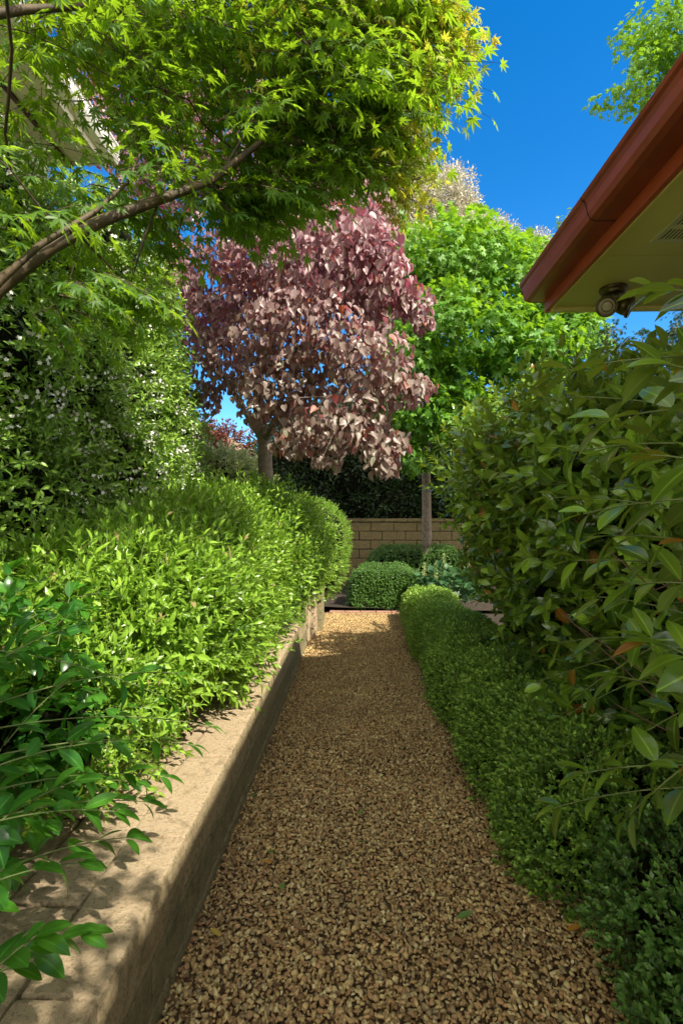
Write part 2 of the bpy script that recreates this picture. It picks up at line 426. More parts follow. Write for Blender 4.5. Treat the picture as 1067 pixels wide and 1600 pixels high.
M_soil = simple('soil', (.014, .009, .005), (.055, .036, .02), 14, 1, .9, 60, .02)
M_under = simple('gravel_bed', (.05, .028, .012), (.2, .12, .06), 60, 1, .9, 120, .01)
PX0, PX1 = -.615, .70
g = []
for ix in range(-1, 2):
    pass
def sheet(name, x0, x1, y0, y1, z, m, nx=2, ny=2, amp=0, f=1):
    xs, ys = np.linspace(x0, x1, nx), np.linspace(y0, y1, ny); X, Y = np.meshgrid(xs, ys)
    V = np.stack([X.ravel(), Y.ravel(), np.full(X.size, z)], 1)
    if amp: V[:, 2] += amp*vn(V, f, 4)
    F = [(j*nx+i, j*nx+i+1, (j+1)*nx+i+1, (j+1)*nx+i) for j in range(ny-1) for i in range(nx-1)]
    return link(name, np_mesh(name, V, np.array(F), smooth=True), m)
tag(sheet('ground', -300, 300, -100, 600, -.03, M_soil), kind='structure')
tag(sheet('path', -.66, 1.0, -2, 7.62, -.012, M_under, 20, 90, .006, 4), kind='structure')
# raised bed soil at the left, mounded soil at the far end
tag(sheet('garden_bed', -5, -.85, -2, 7.3, .34, M_soil, 40, 80, .04, 3), kind='structure')
tag(sheet('planting_strip', 1.0, 2.3, -2, 7.6, -.005, M_soil, 10, 60, .02, 3), kind='structure')
tag(sheet('far_garden_bed', -5, 6, 7.75, 10.9, .02, M_soil, 60, 40, .07, 2), kind='structure')

# pebbles
def pebble(sub):
    bm = bmesh.new(); bmesh.ops.create_icosphere(bm, subdivisions=sub, radius=1)
    V = np.array([v.co for v in bm.verts]); F = np.array([[v.index for v in f.verts] for f in bm.faces]); bm.free()
    sc = np.array([1, rng.uniform(.55, .9), rng.uniform(.35, .65)])*1.12
    V = V*(1+.10*vn(V+rng.uniform(0, 50, 3), 1.2, 7)[:, None])
    for _ in range(8):   # broken facets
        d = nrm(rng.normal(size=3)); h = rng.uniform(.52, .85); q = V@d; V = V-np.maximum(q-h, 0)[:, None]*d
    return V*sc, F, np.zeros((len(V), 3)), np.zeros(len(F), int)
def gravel_mat():
    m, nt, b, o = mat('pebbles'); g = nt.nodes.new('ShaderNodeNewGeometry')
    c = ramp(nt, g.outputs['Random Per Island'], [(0, (.22, .145, .07)), (.1, (.58, .45, .25)), (.3, (.74, .60, .35)), (.45, (.48, .33, .17)), (.6, (.78, .66, .41)), (.74, (.60, .41, .25)), (.84, (.38, .34, .23)), (.93, (.90, .80, .55))], 'CONSTANT')
    n = noise(nt, 90, 4, .7); c = mix(nt, .55, c, mix(nt, n, (.12, .07, .03), (.85, .72, .5)), 'OVERLAY'); c = mix(nt, 1.0, c, (.86, .82, .76), 'MULTIPLY')
    c = mix(nt, ramp(nt, noise(nt, 2.2, 5, .7), [(.35, (.45, .45, .45)), (.7, (0, 0, 0))]), c, (.20, .13, .075))
    nt.links.new(c, b.inputs['Base Color']); b.inputs['Roughness'].default_value = .62; b.inputs['Specular IOR Level'].default_value = .35
    bump(nt, b, noise(nt, 240, 3), .35, .002); return m
def pebbles(y0, y1, sp, sub, layers, smin, smax):
    nx, ny = int((PX1+.5-PX0)/sp), int((y1-y0)/sp); out = []
    for l in range(layers):
        X, Y = np.meshgrid(np.arange(nx), np.arange(ny)); P = np.stack([PX0+.0+(X.ravel()+.5)*sp, y0+(Y.ravel()+.5)*sp, np.zeros(X.size)], 1)
        P[:, :2] += rng.uniform(-.7, .7, (len(P), 2))*sp
        P = P[(P[:, 0] > PX0+.004) & (P[:, 0] < PX1+.45)]
        if l: P = P[rng.random(len(P)) < .85]
        P[:, 2] = -.004+.007*l+rng.normal(0, .0025, len(P))+.006*vn(P, 4, 4)+.012*np.exp(-(P[:, 0]-PX0)/.06)*vn(P, 7, 8)
        N = nrm(np.array([0, 0, 1.])+rng.normal(0, .42, P.shape)); a = rng.normal(size=P.shape)
        S = smin+(smax-smin)*rng.random(len(P))**1.8
        out.append((P, frames(a, N), S))
    P = np.concatenate([o[0] for o in out]); Rm = np.concatenate([o[1] for o in out]); S = np.concatenate([o[2] for o in out])
    return inst([pebble(sub) for _ in range(10)], P, Rm, S)
tg = join([pebbles(1.0, 2.915, .0155, 2, 2, .0062, .0138), pebbles(2.885, 7.6, .0164, 1, 2, .0065, .0145)])
go = tmesh('gravel', (tg[0], tg[1], tg[2], tg[3]), gravel_mat(), smooth=True)
tag(go, 'tan and pinkish brown pebbles covering the garden path', 'gravel', kind='stuff')

# ------------------------------------------------------------------ stone retaining wall at the left
def stone_mat(name, a, b_, cc, moss):
    m, nt, b, o = mat(name); n1 = noise(nt, 3.5, 8, .7, dist=.6); n2 = noise(nt, 32, 8, .8); n3 = noise(nt, 85, 4, .8)
    c = mix(nt, n1, a, b_); c = mix(nt, ramp(nt, n2, [(.42, (0, 0, 0)), (.62, (1, 1, 1))]), c, cc)
    n4 = noise(nt, 9, 6, .75, dist=1.2); c = mix(nt, math_(nt, 'MULTIPLY', ramp(nt, n4, [(.5, (0, 0, 0)), (.66, (1, 1, 1))]), .6), c, moss)
    c = mix(nt, math_(nt, 'MULTIPLY', ramp(nt, n3, [(.52, (0, 0, 0)), (.64, (1, 1, 1))]), .65), c, moss)
    nt.links.new(c, b.inputs['Base Color']); b.inputs['Roughness'].default_value = .85
    h = math_(nt, 'ADD', math_(nt, 'MULTIPLY', n2, 1.5), n3); bump(nt, b, h, 1.0, .012); return m
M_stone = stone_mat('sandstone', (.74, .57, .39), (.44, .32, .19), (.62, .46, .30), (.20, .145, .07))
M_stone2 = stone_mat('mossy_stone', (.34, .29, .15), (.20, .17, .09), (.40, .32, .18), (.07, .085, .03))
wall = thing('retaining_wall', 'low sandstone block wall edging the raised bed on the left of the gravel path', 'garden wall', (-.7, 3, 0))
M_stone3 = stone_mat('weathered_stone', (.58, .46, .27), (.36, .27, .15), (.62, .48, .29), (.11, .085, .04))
def courses(name, x0, x1, z0, z1, off, m, ln=.59, ya=-.6, yb=5.85, gap=.006, bev=.008):
    bm = bmesh.new(); y = ya+off
    while y < yb:
        e = min(y+ln-gap, yb); box(bm, x0, x1, y, e, z0, z1, bev, .0015); y += ln
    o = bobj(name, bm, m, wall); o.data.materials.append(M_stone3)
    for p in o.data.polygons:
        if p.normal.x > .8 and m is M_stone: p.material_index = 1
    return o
courses('coping', -.80, -.602, .195, .37, 0, M_stone, bev=.012)
courses('back_coping', -1.02, -.806, .19, .366, .28, M_stone, bev=.012)
courses('bed_edge', -1.24, -1.026, .18, .372, .1, M_stone, bev=.012)
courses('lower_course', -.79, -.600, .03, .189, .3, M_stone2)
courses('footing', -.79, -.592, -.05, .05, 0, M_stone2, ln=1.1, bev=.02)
we = thing('stone_pier', 'upright pale stone slabs where the low wall ends beside the path', 'garden wall', (-.6, 6.2, 0))
bm = bmesh.new(); box(bm, -.70, -.575, 5.87, 6.12, -.03, .50, .012, .004); bobj('slab', bm, M_stone, we)
bm = bmesh.new(); box(bm, -.66, -.53, 6.13, 6.42, -.03, .56, .012, .004); bobj('slab', bm, M_stone, we)
bm = bmesh.new(); box(bm, -.62, -.48, 6.43, 6.85, -.03, .58, .012, .004); bobj('slab', bm, M_stone2, we)

# brick edging at the far end of the path
M_brick = simple('red_brick', (.26, .12, .08), (.42, .24, .17), 20, .9, .6, 80)
bm = bmesh.new(); x = -.45
while x < 1.3: box(bm, x, x+.225, 7.62, 7.73, -.03, .016, .006, .0015); x += .232
tag(bobj('path_edging', bm, M_brick), 'row of flat red bricks closing the far end of the gravel path', 'brick edging')

# ------------------------------------------------------------------ cream block wall at the far end
M_block = stone_mat('cream_block', (.29, .22, .095), (.19, .145, .06), (.31, .24, .105), (.13, .1, .05))
M_mortar = simple('mortar', (.035, .027, .015), (.06, .045, .025), 30, 1, .5)
bw = thing('block_wall', 'cream split block wall behind the clipped bushes at the end of the path', 'wall', (1, 10.6, 0))
bm = bmesh.new(); 
for r in range(7):
    z0 = r*.185+.005; x = -4.0-(r % 2)*.235
    while x < 6: box(bm, x, x+.456, 10.5, 10.68, z0, z0+.171, .008, .002); x += .47
bobj('blocks', bm, M_block, bw)
bm = bmesh.new(); box(bm, -4.3, 6.4, 10.515, 10.665, -.05, 1.30); bobj('mortar', bm, M_mortar, bw)
bm = bmesh.new(); x = -4.2
while x < 6.2: box(bm, x, x+.462, 10.48, 10.7, 1.305, 1.365, .006, .002); x += .47
bobj('coping', bm, M_block, bw)

# ------------------------------------------------------------------ house at the right: eave with gutter and soffit
M_redp = simple('red_paint', (.38, .065, .028), (.50, .10, .04), 3, .38, .12, 30, .002)
M_redg = simple('red_gutter_paint', (.22, .04, .025), (.37, .07, .04), 2.5, .3, .05, 20, .002)
M_soff = simple('olive_cream_paint', (.66, .58, .20), (.74, .66, .26), 2, .55, .05, 60, .001)
M_trim = simple('dark_trim', (.035, .012, .008), (.06, .02, .012), 10, .6, .1)
M_tile = simple('roof_tile', (.10, .05, .04), (.18, .09, .07), 6, .8, .4)
M_wallr = simple('cream_render', (.5, .44, .28), (.58, .5, .32), 5, .9, .3)
M_dark = simple('vent_shadow', (.01, .01, .008), (.02, .02, .015), 5, 1, 0)
hs = thing('house', 'house with red gutter and fascia over an olive cream soffit on the right', 'house', (3, 0, 0))
E = 3.32; Y0 = -5.0
bm = bmesh.new(); box(bm, 2.2, 9, Y0, 2.9, -.02, 2.79); bobj('wall', bm, M_wallr, hs)
bm = bmesh.new(); prism(bm, [(1.188, 2.79), (1.212, 2.79), (1.212, 3.0), (1.188, 3.0)], Y0, E)
box(bm, 1.188, 9, E, E+.024, 2.783, 3.0); bobj('fascia', bm, M_redp, hs)
# gutter: hollow profile with rolled lip
def gp(t): return [(1.186, 2.862+t), (1.10, 2.855+t), (1.075, 2.862+t)]
outer = [(1.186, 2.855), (1.095, 2.855), (1.07, 2.865), (1.058, 2.89), (1.052, 2.925), (1.045, 2.945), (1.032, 2.952), (1.026, 2.966), (1.034, 2.978), (1.05, 2.976)]
inner = [(x+.006, z+.005) for x, z in outer[::-1][1:-1]]
bm = bmesh.new(); prism(bm, outer+inner+[(1.180, 2.861), (1.180, 2.98), (1.186, 2.98)], Y0, E+.03)
gt = bobj('gutter', bm, M_redg, hs)
bm = bmesh.new(); prism(bm, [(1.186, 2.853), (1.095, 2.853), (1.068, 2.864), (1.056, 2.89), (1.05, 2.925), (1.043, 2.945), (1.03, 2.97), (1.186, 2.975)], E+.031, E+.036); bobj('end_cap', bm, M_redg, gt)
for y in (2.42, .6):
    bm = bmesh.new(); prism(bm, [(x-.0025 if i > 1 else x, z-.0025) for i, (x, z) in enumerate(outer[:-2])]+[(1.05, 2.99), (1.186, 2.99)], y, y+.004); bobj('gutter_strap', bm, M_trim, gt)
bm = bmesh.new()
for a, b2 in ((Y0, .2), (.206, 2.64), (2.646, E-.002)): box(bm, 1.214, 2.3, a, b2, 2.797, 2.805)
bobj('soffit', bm, M_soff, hs)
bm = bmesh.new(); box(bm, 1.214, 2.3, Y0, E, 2.806, 2.83); bobj('joint_batten', bm, M_trim, hs)
bm = bmesh.new(); box(bm, 1.214, 9, E-.035, E-.003, 2.772, 2.7965); box(bm, 1.213, 1.228, Y0, E-.036, 2.784, 2.7965); bobj('soffit_bead', bm, M_soff, hs)
bm = bmesh.new(); rp = .42
prism(bm, [(1.09, 2.985), (5.2, 2.985+4.1*rp), (9.3, 2.985), (9.3, 3.02), (5.2, 3.03+4.1*rp), (1.09, 3.03)], Y0, E+.02)
bobj('roof', bm, M_tile, hs)
# soffit vent: frame with three banks of slots
bm = bmesh.new(); vx0, vx1, vy0, vy1 = 1.385, 1.79, 1.75, 2.50; zt, zb = 2.796, 2.788
nb = 6; pitch = (vy1-vy0-.02)/nb
box(bm, vx0, vx0+.02, vy0, vy1, zb, zt, .002); box(bm, vx1-.02, vx1, vy0, vy1, zb, zt, .002)
for i in range(nb+1):
    y = vy0+i*pitch; box(bm, vx0+.021, vx1-.021, y, y+.025, zb, zt, .002)
vent = bobj('vent', bm, simple('vent_paint', (.6, .58, .38), (.66, .62, .42), 5, .5, 0), hs)
bm = bmesh.new(); x = vx0+.026
while x < vx1-.03:
    for i in range(nb):
        y = vy0+i*pitch+.0255; box(bm, x, x+.006, y, y+pitch-.0265, zb+.001, zt-.001)
    x += .018
bobj('grille', bm, bpy.data.materials['vent_paint'], vent)
bm = bmesh.new(); box(bm, vx0+.012, vx1-.012, vy0+.012, vy1-.012, 2.7962, 2.7968); bobj('opening', bm, M_dark, vent)

# twin spotlight under the soffit
M_bronze = simple('bronze_metal', (.09, .07, .035), (.15, .12, .055), 12, .35, .1, metal=.75)
M_lens = simple('lamp_glass', (.30, .27, .16), (.45, .42, .27), 40, .12, .5, 90, .003)
def lathe(prof, seg=28):
    V, F = [], []
    for r, z in prof:
        for k in range(seg): a = 2*math.pi*k/seg; V.append((r*math.cos(a), r*math.sin(a), z))
    for i in range(len(prof)-1):
        for k in range(seg): F.append((i*seg+k, i*seg+(k+1) % seg, (i+1)*seg+(k+1) % seg, (i+1)*seg+k))
    return np.array(V), np.array(F)
def lobj(name, prof, m, parent, d, p):
    V, F = lathe(prof); d = np.array(d, float); Rm = frames(np.cross(d, [.3, .2, .9])[None], d[None])[0]
    return link(name, np_mesh(name, V@Rm.T+np.array(p), F, smooth=True), m, parent)
bx, by, bz = 1.465, 3.02, 2.796
lt = thing('spotlight', 'twin bronze floodlight on a round base under the corner of the soffit', 'outdoor light', (bx, by, bz))
lobj('base', [(0, -.042), (.058, -.042), (.064, -.038), (.066, -.03), (.066, -.018), (.073, -.016), (.075, -.008), (.075, 0)], M_bronze, lt, (0, 0, 1), (bx, by, bz))
for hx, d in ((-.05, (-.25, -.9, -.25)), (.062, (.75, -.35, -.35))):
    c = np.array([bx+hx, by-.02, bz-.115]); d = nrm(np.array(d, float))
    t = tube([(bx+hx*.3, by, bz-.04), (bx+hx*.4, by-.002, bz-.06), (bx+hx*.75, by-.01+.02, bz-.08), tuple(c-d*.045)], .009, .009, 8, 0)
    am = link('arm', np_mesh('arm', t[0], t[1], smooth=True), M_bronze, lt)
    hd = lobj('lamp_head', [(0, -.075), (.016, -.074), (.02, -.06), (.03, -.05), (.043, -.035), (.048, -.01), (.05, .01), (.057, .012), (.059, .02), (.057, .03), (.05, .032), (.047, .028), (.046, .018)], M_bronze, lt, d, c)
    lobj('lens', [(.046, .018), (.044, .022), (.03, .026), (.016, .029), (0, .030)], M_lens, hd, d, c)
    lobj('ring', [(.026, .0275), (.027, .031), (.03, .031), (.031, .026)], M_bronze, hd, d, c)

# ------------------------------------------------------------------ house at the left, behind the climber
M_cream = simple('cream_wall_paint', (.60, .56, .42), (.68, .64, .5), 3, .7, .2)
M_white = simple('white_gutter_paint', (.78, .76, .68), (.84, .82, .75), 3, .4, 0)
hl = thing('house', 'tall cream painted house with white gutter behind the climber on the left', 'house', (-4, 2, 0))
bm = bmesh.new(); box(bm, -9, -2.72, -4, 4.25, -.02, 4.52)
bobj('wall', bm, M_cream, hl)
bm = bmesh.new(); box(bm, -2.9, -2.23, -4.3, 4.40, 4.53, 4.56); bobj('soffit', bm, M_cream, hl)
bm = bmesh.new(); box(bm, -2.23, -2.205, -4.3, 4.42, 4.50, 4.66); bobj('fascia', bm, M_cream, hl)
bm = bmesh.new(); prism(bm, [(-2.203, 4.56), (-2.13, 4.56), (-2.11, 4.60), (-2.10, 4.67), (-2.09, 4.675), (-2.09, 4.69), (-2.203, 4.68)], -4.3, 4.44); bobj('gutter', bm, M_white, hl)
bm = bmesh.new(); box(bm, -2.53, -2.50, -4.3, 4.395, 4.505, 4.529); bobj('soffit_bead', bm, M_trim, hl)
bm = bmesh.new(); prism(bm, [(-2.12, 4.695), (-9, 6.6), (-9, 6.5), (-2.25, 4.6)], -4.3, 4.44); bobj('roof', bm, M_tile, hl)
bm = bmesh.new(); box(bm, -2.72, -2.66, 4.17, 4.27, .0, 4.5, .004); bobj('corner_board', bm, M_cream, hl)

# far house roof seen through the gap under the red tree
M_tile2 = simple('brown_tile', (.17, .11, .07), (.25, .17, .11), 8, .85, .5)
fh = thing('house', 'far house with brown tiled roof glimpsed under the purple tree', 'house', (-9, 26, 0))
bm = bmesh.new(); box(bm, -14, -5.7, 26, 34, 0, 4.58); bobj('wall', bm, M_cream, fh)
bm = bmesh.new(); a = [bm.verts.new(v) for v in ((-14.5, 25.5, 4.6), (-5.2, 25.5, 4.6), (-5.2, 34.5, 4.6), (-14.5, 34.5, 4.6), (-11.5, 30, 6.7), (-9.2, 30, 6.7))]
for q in ((0, 1, 5, 4), (1, 2, 5), (2, 3, 4, 5), (3, 0, 4), (3, 2, 1, 0)): bm.faces.new([a[i] for i in q])
bobj('roof', bm, M_tile2, fh)

# ------------------------------------------------------------------ Japanese maple over the path (upper left)
def rspray(n_pairs, L, r, lt, flat=.35, drop=.25, y_age=(.1, .8), pet=.028, stem=.0018):
    """a maple twig: opposite leaves on thin stalks, held in a nearly flat layer"""
    out = []; t = np.linspace(0, 1, 6); b = rng.uniform(-.2, .2); dz = -drop*L
    st = np.stack([b*L*t*t, L*t, dz*t*t], 1); out.append(tube(st, stem, stem*.5))
    for i in range(n_pairs+1):
        f = (i+.4)/(n_pairs+.4); f = min(f, 1); p = np.array([b*L*f*f, L*f, dz*f*f])
        for sd in ((-1, 1) if i < n_pairs else (0,)):
            a = sd*R(rng.uniform(45, 75)); d = np.array([math.sin(a), math.cos(a), rng.normal(-.25, .25)]); d /= np.linalg.norm(d)
            q = p+d*pet*rng.uniform(.7, 1.6); out.append(tube([p, q], .0007, .0006, 3))
            nn = np.array([rng.normal(0, flat), rng.normal(0, flat), 1.]); dd = d+np.array([0, 0, -.35+rng.normal(0, .25)])
            out.append(move(lt, frames(dd[None], nn[None])[0], q, r*rng.uniform(.7, 1.15), y_age[0]+(y_age[1]-y_age[0])*f))
    return join(out)
jm = thing('japanese_maple', 'Japanese maple with star shaped green leaves arching over the upper left of the path', 'tree', (-1.75, 1.7, .35))
bl = []
def B(px, py, D, rx, ry, rz): p = W(px, py, D); bl.append((*p, rx, ry, rz))
for a in [(60, 60, 2.2, .45, .5, .22), (200, 60, 2.3, .5, .5, .25), (350, 40, 2.2, .5, .5, .25), (480, 70, 2.1, .35, .5, .25), (560, 120, 2.3, .32, .4, .28),
          (120, 180, 2.2, .5, .45, .2), (280, 170, 2.2, .5, .5, .2), (420, 190, 2.2, .45, .45, .22), (540, 210, 2.3, .25, .4, .22),
          (70, 300, 2.0, .42, .4, .12), (190, 330, 2.2, .4, .4, .1), (320, 300, 2.2, .4, .4, .12), (430, 290, 2.3, .3, .35, .12), 
          (610, 55, 2.35, .22, .3, .2), (560, 20, 2.2, .3, .4, .2), (120, -120, 2.4, .6, .6, .3), (350, -130, 2.3, .6, .6, .3), (560, -120, 2.3, .35, .5, .25), (100, 420, 1.9, .2, .3, .06), (40, 380, 2.0, .3, .4, .12), (200, 425, 2.1, .28, .3, .07), (90, 470, 1.9, .22, .25, .05), (400, 240, 2.2, .4, .4, .2), (20, 200, 2.1, .4, .4, .25)]: B(*a)
bl += [(.35, -.15, 2.75, .5, .5, .16), (-.1, .3, 2.8, .45, .45, .15), (.75, -.5, 2.95, .4, .4, .12)]  # unseen crown extended above the camera to dapple the near wall
over = len(bl)-3
P, N = blobs_sample(bl, 2150, .9, .12, 11, 1.6, hole=(2.4, -.5))
N[:, 2] *= .5
br = np.array([W(x, y, 2.0) for x, y in ((0, 447), (80, 385), (160, 345), (250, 312), (330, 282), (385, 240), (440, 195))])
def proj(P):
    c, s_ = math.cos(YAW), math.sin(YAW); D = -P[:, 0]*s_+P[:, 1]*c; D = np.maximum(D, .05)
    return 533.5+800*(P[:, 0]*c+P[:, 1]*s_)/D, 800-800*(P[:, 2]-1.5)/D, D
bx_, by_, _ = proj(br); px_, py_, D_ = proj(P); keep = np.ones(len(P), bool)
for i in range(6):
    for f in np.linspace(0, 1, 6):
        qx, qy = bx_[i]+(bx_[i+1]-bx_[i])*f, by_[i]+(by_[i+1]-by_[i])*f
        keep &= ~((np.hypot(px_-qx, py_-qy-8) < 46) & (D_ < 2.2))   # leaves hiding the main bough are left out
keep &= ~((px_ < 330) & (py_ > 60) & (py_ < 345) & (rng.random(len(P)) < .45))
keep &= ~((px_ > 205) & (px_ <= 330) & (py_ > 385))
keep &= ~((px_ < 175) & (py_ > 70) & (py_ < 330) & (rng.random(len(P)) < .74))
keep &= ~((px_ > 300) & (px_ <= 420) & (py_ > 345-np.maximum(px_-350, 0)*.5)) & ~((px_ > 420) & (py_ > 285)) & ~((px_ > 560) & (py_ > 225))
P, N = P[keep], N[keep]
out = P-np.array([-1.3, 1.8, 2.6]); out[:, 2] *= .2
d = nrm(nrm(out)+N*.6+rng.normal(0, .4, P.shape)*[1, 1, .35]); nn = nrm(np.array([0, 0, 1.])+rng.normal(0, .3, P.shape))
sp_j = [rspray(4, .24, .050, JM) for _ in range(6)]+[rspray(3, .2, .056, JM) for _ in range(3)]
tmesh('crown', inst(sp_j, P, frames(d, nn), rng.uniform(.85, 1.2, len(P)), age=rng.normal(0, .15, len(P))), [L_jm, M_redbark], jm)
# yellow young growth at the sunny rim
yb = []
bl0, bl = bl, yb
for a in [(665, 95, 2.2, .1, .12, .07), (640, 150, 2.2, .08, .12, .06), (620, 205, 2.2, .08, .12, .06), (610, 260, 2.25, .07, .1, .06), (650, 15, 2.2, .14, .15, .1), (500, 10, 2.1, .2, .2, .1), (400, 60, 2.05, .15, .2, .06), (640, 30, 2.35, .2, .25, .16), (600, 110, 2.35, .16, .2, .14), (690, 55, 2.35, .06, .08, .04), (590, 215, 2.35, .1, .15, .1), (600, 290, 2.4, .08, .1, .07), (640, 295, 2.4, .05, .06, .02), (240, 90, 2.6, .3, .3, .15), (130, 50, 2.6, .25, .3, .15), (540, 60, 2.5, .2, .3, .2), (700, 50, 2.35, .04, .05, .04), (340, 120, 2.7, .25, .2, .1)]: B(*a)
bl = bl0
Py, Ny = blobs_sample(yb, 520, .9, .1, 21, 2)
d = nrm(np.array([.6, .1, -.1])+Ny*.5+rng.normal(0, .35, Py.shape)); nn = nrm(np.array([0, -.2, 1.])+rng.normal(0, .4, Py.shape))
sp_y = [rspray(3, .15, .042, JM, .5, .3, (.1, .9)) for _ in range(4)]
tmesh('young_growth', inst(sp_y, Py, frames(d, nn), rng.uniform(.8, 1.1, len(Py))), [L_jmy, M_redbark], jm)
main = [W(-330, 1280, 1.7)*[1, 1, 0]+np.array([0, 0, .35]), W(-300, 1000, 1.72), W(-230, 720, 1.75), W(-120, 570, 1.75), W(0, 447, 1.8), W(80, 385, 1.88), W(160, 345, 1.95), W(250, 312, 2.05), W(330, 282, 2.15)]
b2 = [W(330, 282, 2.15), W(385, 240, 2.2), W(440, 195, 2.25)]
seg = [(np.array(main), np.array([.075, .07, .055, .036, .030, .026, .022, .019, .016]), 0), (np.array(b2), np.array([.017, .014, .010]), 0), (np.array([W(352, 262, 2.18), W(385, 205, 2.2), W(405, 160, 2.2), W(432, 112, 2.22), W(472, 75, 2.25)]), np.array([.008, .007, .006, .005, .003]), 0),
       (np.array([W(-120, 570, 1.75), W(0, 440, 1.7), W(60, 385, 1.75), W(150, 330, 1.85), W(200, 285, 1.95), W(220, 240, 2.0)]), np.array([.024, .013, .011, .009, .006, .004]), 0),
       (np.array([W(-230, 720, 1.75), W(-200, 400, 1.7), W(-60, 30, 1.9), W(40, 15, 2.0), W(130, 10, 2.1), W(210, 22, 2.2)]), np.array([.05, .04, .022, .016, .011, .006]), 0)]
tubes_obj('trunk', seg, M_redbark, jm, 10)
tips = P[rng.choice(len(P), 330, replace=False)]
sg, _, _ = grow([W(0, 447, 1.8), W(80, 385, 1.88), W(160, 345, 1.95), W(250, 312, 2.05), W(330, 282, 2.15), W(385, 240, 2.2), W(440, 195, 2.25)], np.vstack([tips, Py[:25]]), .0017, .0045, .035, .12, .36)
tubes_obj('branches', sg, M_rtwig, jm, 5)

# ------------------------------------------------------------------ purple redbud
rb = thing('redbud_tree', 'purple leaved redbud tree with heart shaped leaves beyond the lit hedge', 'tree', tuple(W(416, 1000, 6.0)*[1, 1, 0]+np.array([0, 0, .3])))
bl = []
for a in [(520, 420, 5.0, .75, .7, .5), (420, 380, 5.4, .8, .8, .6), (600, 450, 5.0, .35, .5, .35), (340, 450, 5.6, .6, .6, .5), (470, 520, 5.0, .7, .7, .4), (560, 560, 4.8, .5, .6, .35), (620, 610, 4.7, .3, .35, .15),
          (350, 560, 5.8, .45, .5, .35), (440, 620, 5.2, .5, .6, .35), (540, 660, 4.7, .45, .5, .28), (600, 690, 4.6, .25, .3, .18), (470, 690, 4.8, .3, .3, .14), (270, 420, 5.8, .3, .5, .4), (320, 620, 6.2, .2, .3, .2), (600, 725, 4.5, .16, .2, .09), (510, 720, 4.6, .14, .15, .07),
          (380, 200, 5.8, .9, .8, .8), (250, 260, 6.2, .6, .6, .7), (300, 60, 6.2, .8, .7, .8), (480, 300, 5.6, .6, .6, .5), (160, 160, 6.6, .4, .5, .8), (660, 505, 5.0, .12, .2, .06), (400, 500, 6.6, .8, .4, .7), (320, 500, 6.7, .45, .4, .5), (650, 600, 4.7, .2, .25, .1), (650, 470, 5.0, .18, .2, .2), (550, 330, 5.2, .45, .5, .35), (580, 390, 5.0, .35, .4, .3)]: B(*a)
P, N = blobs_sample(bl, 17500, .6, .14, 31, 1.5, hole=(2.2, -.68))
# each leaf hangs from its twig, face turned outwards
n_out = nrm(N*[1, 1, .3]+rng.normal(0, .75, P.shape)+np.array([.25, -.4, .25]))
d = nrm(np.array([0, 0, -1.])+rng.normal(0, .38, P.shape)+N*.25)
ht = (P[:, 2]-1.8)/2.2
age = np.clip((P[:, 2]-2.8)/1.1+rng.normal(0, .2, len(P)), 0, 1)-.4
tw = [HEART]; hv = []
for k in range(8):
    v, f, a, m = HEART; v = v.copy(); v[:, 2] += rng.uniform(-.3, .25)*v[:, 1]**2+rng.uniform(-.3, .3)*v[:, 0]*v[:, 1]; v[:, 2] += rng.uniform(0, .45)*np.abs(v[:, 0]); v[:, 0] *= rng.uniform(.7, 1.0)
    hv.append((v, f, a, m))
hv = [join([h, tube([(0, .04, 0), (rng.uniform(-.1, .1), -.3, .12), (0, -.55, .3)], .012, .010, 3)]) for h in hv]
tmesh('crown', inst(hv, P, frames(d, n_out), rng.uniform(.04, .092, len(P)), age), [L_rb, M_rtwig], rb, True)
tr = [W(416, 1000, 6.0)*[1, 1, 0]+np.array([0, 0, .3]), W(416, 840, 6), W(417, 765, 6), W(414, 715, 6), W(412, 670, 6.0)]
seg = [(np.array(tr), np.array([.12, .095, .085, .085, .075]), 0), (np.array([W(412, 690, 6), W(400, 610, 5.9), W(430, 500, 5.8), W(430, 380, 5.7), W(400, 200, 5.9)]), np.array([.055, .045, .035, .025, .015]), 0),
       (np.array([W(412, 690, 6), W(440, 640, 5.7), W(500, 590, 5.3), W(560, 570, 5.0)]), np.array([.05, .035, .022, .012]), 0), (np.array([W(412, 690, 6), W(370, 620, 6.1), W(320, 540, 6.1), W(270, 400, 6.1)]), np.array([.045, .035, .022, .012]), 0)]
tubes_obj('trunk', seg, M_bark, rb, 10)
tips = P[rng.choice(len(P), 800, replace=False)]
sg, _, _ = grow([W(412, 690, 6), W(405, 640, 5.9), W(412, 560, 5.8), W(430, 500, 5.8)], tips, .0024, .02, .2, .2, .4)
tubes_obj('branches', sg, M_ptwig, rb, 5)

# ------------------------------------------------------------------ green maple
def crown_tree(name, label, base, top, rt, blobs, nleaf, tmpl, size, lm, bm_, ntips=160, depth=.45, hole=None, tonef=None, cat='tree', rtip=.004, seed=41, hang=.5, group=None, thr=.0):
    t = thing(name, label, cat, tuple(base), group)
    P, N = blobs_sample(blobs, nleaf, depth, .16, seed, 1.1, hole)
    d = nrm(N*.8+np.array([0, 0, -hang])+rng.normal(0, .4, P.shape)); n = nrm(np.array([0, 0, .9])+N*.5+rng.normal(0, .4, P.shape))
    age = (tonef(P) if tonef else 0)+rng.normal(0, .12, len(P))
    tmesh('crown', inst(tmpl, P, frames(d, n), rng.uniform(size[0], size[1], len(P)), age), [lm, bm_], t)
    tips = P[rng.choice(len(P), ntips, replace=False)]
    sg, _, _ = grow([base, base*.6+top*.4, top], tips, rtip, rt, .15, .5, .45)
    tubes_obj('trunk', [(np.array([base, base*.6+top*.4+np.array([.02, 0, 0]), top]), np.array([rt*1.15, rt, rt*.85]), 0)], bm_, t, 12)
    tubes_obj('branches', sg, bm_, t, 6)
    return t
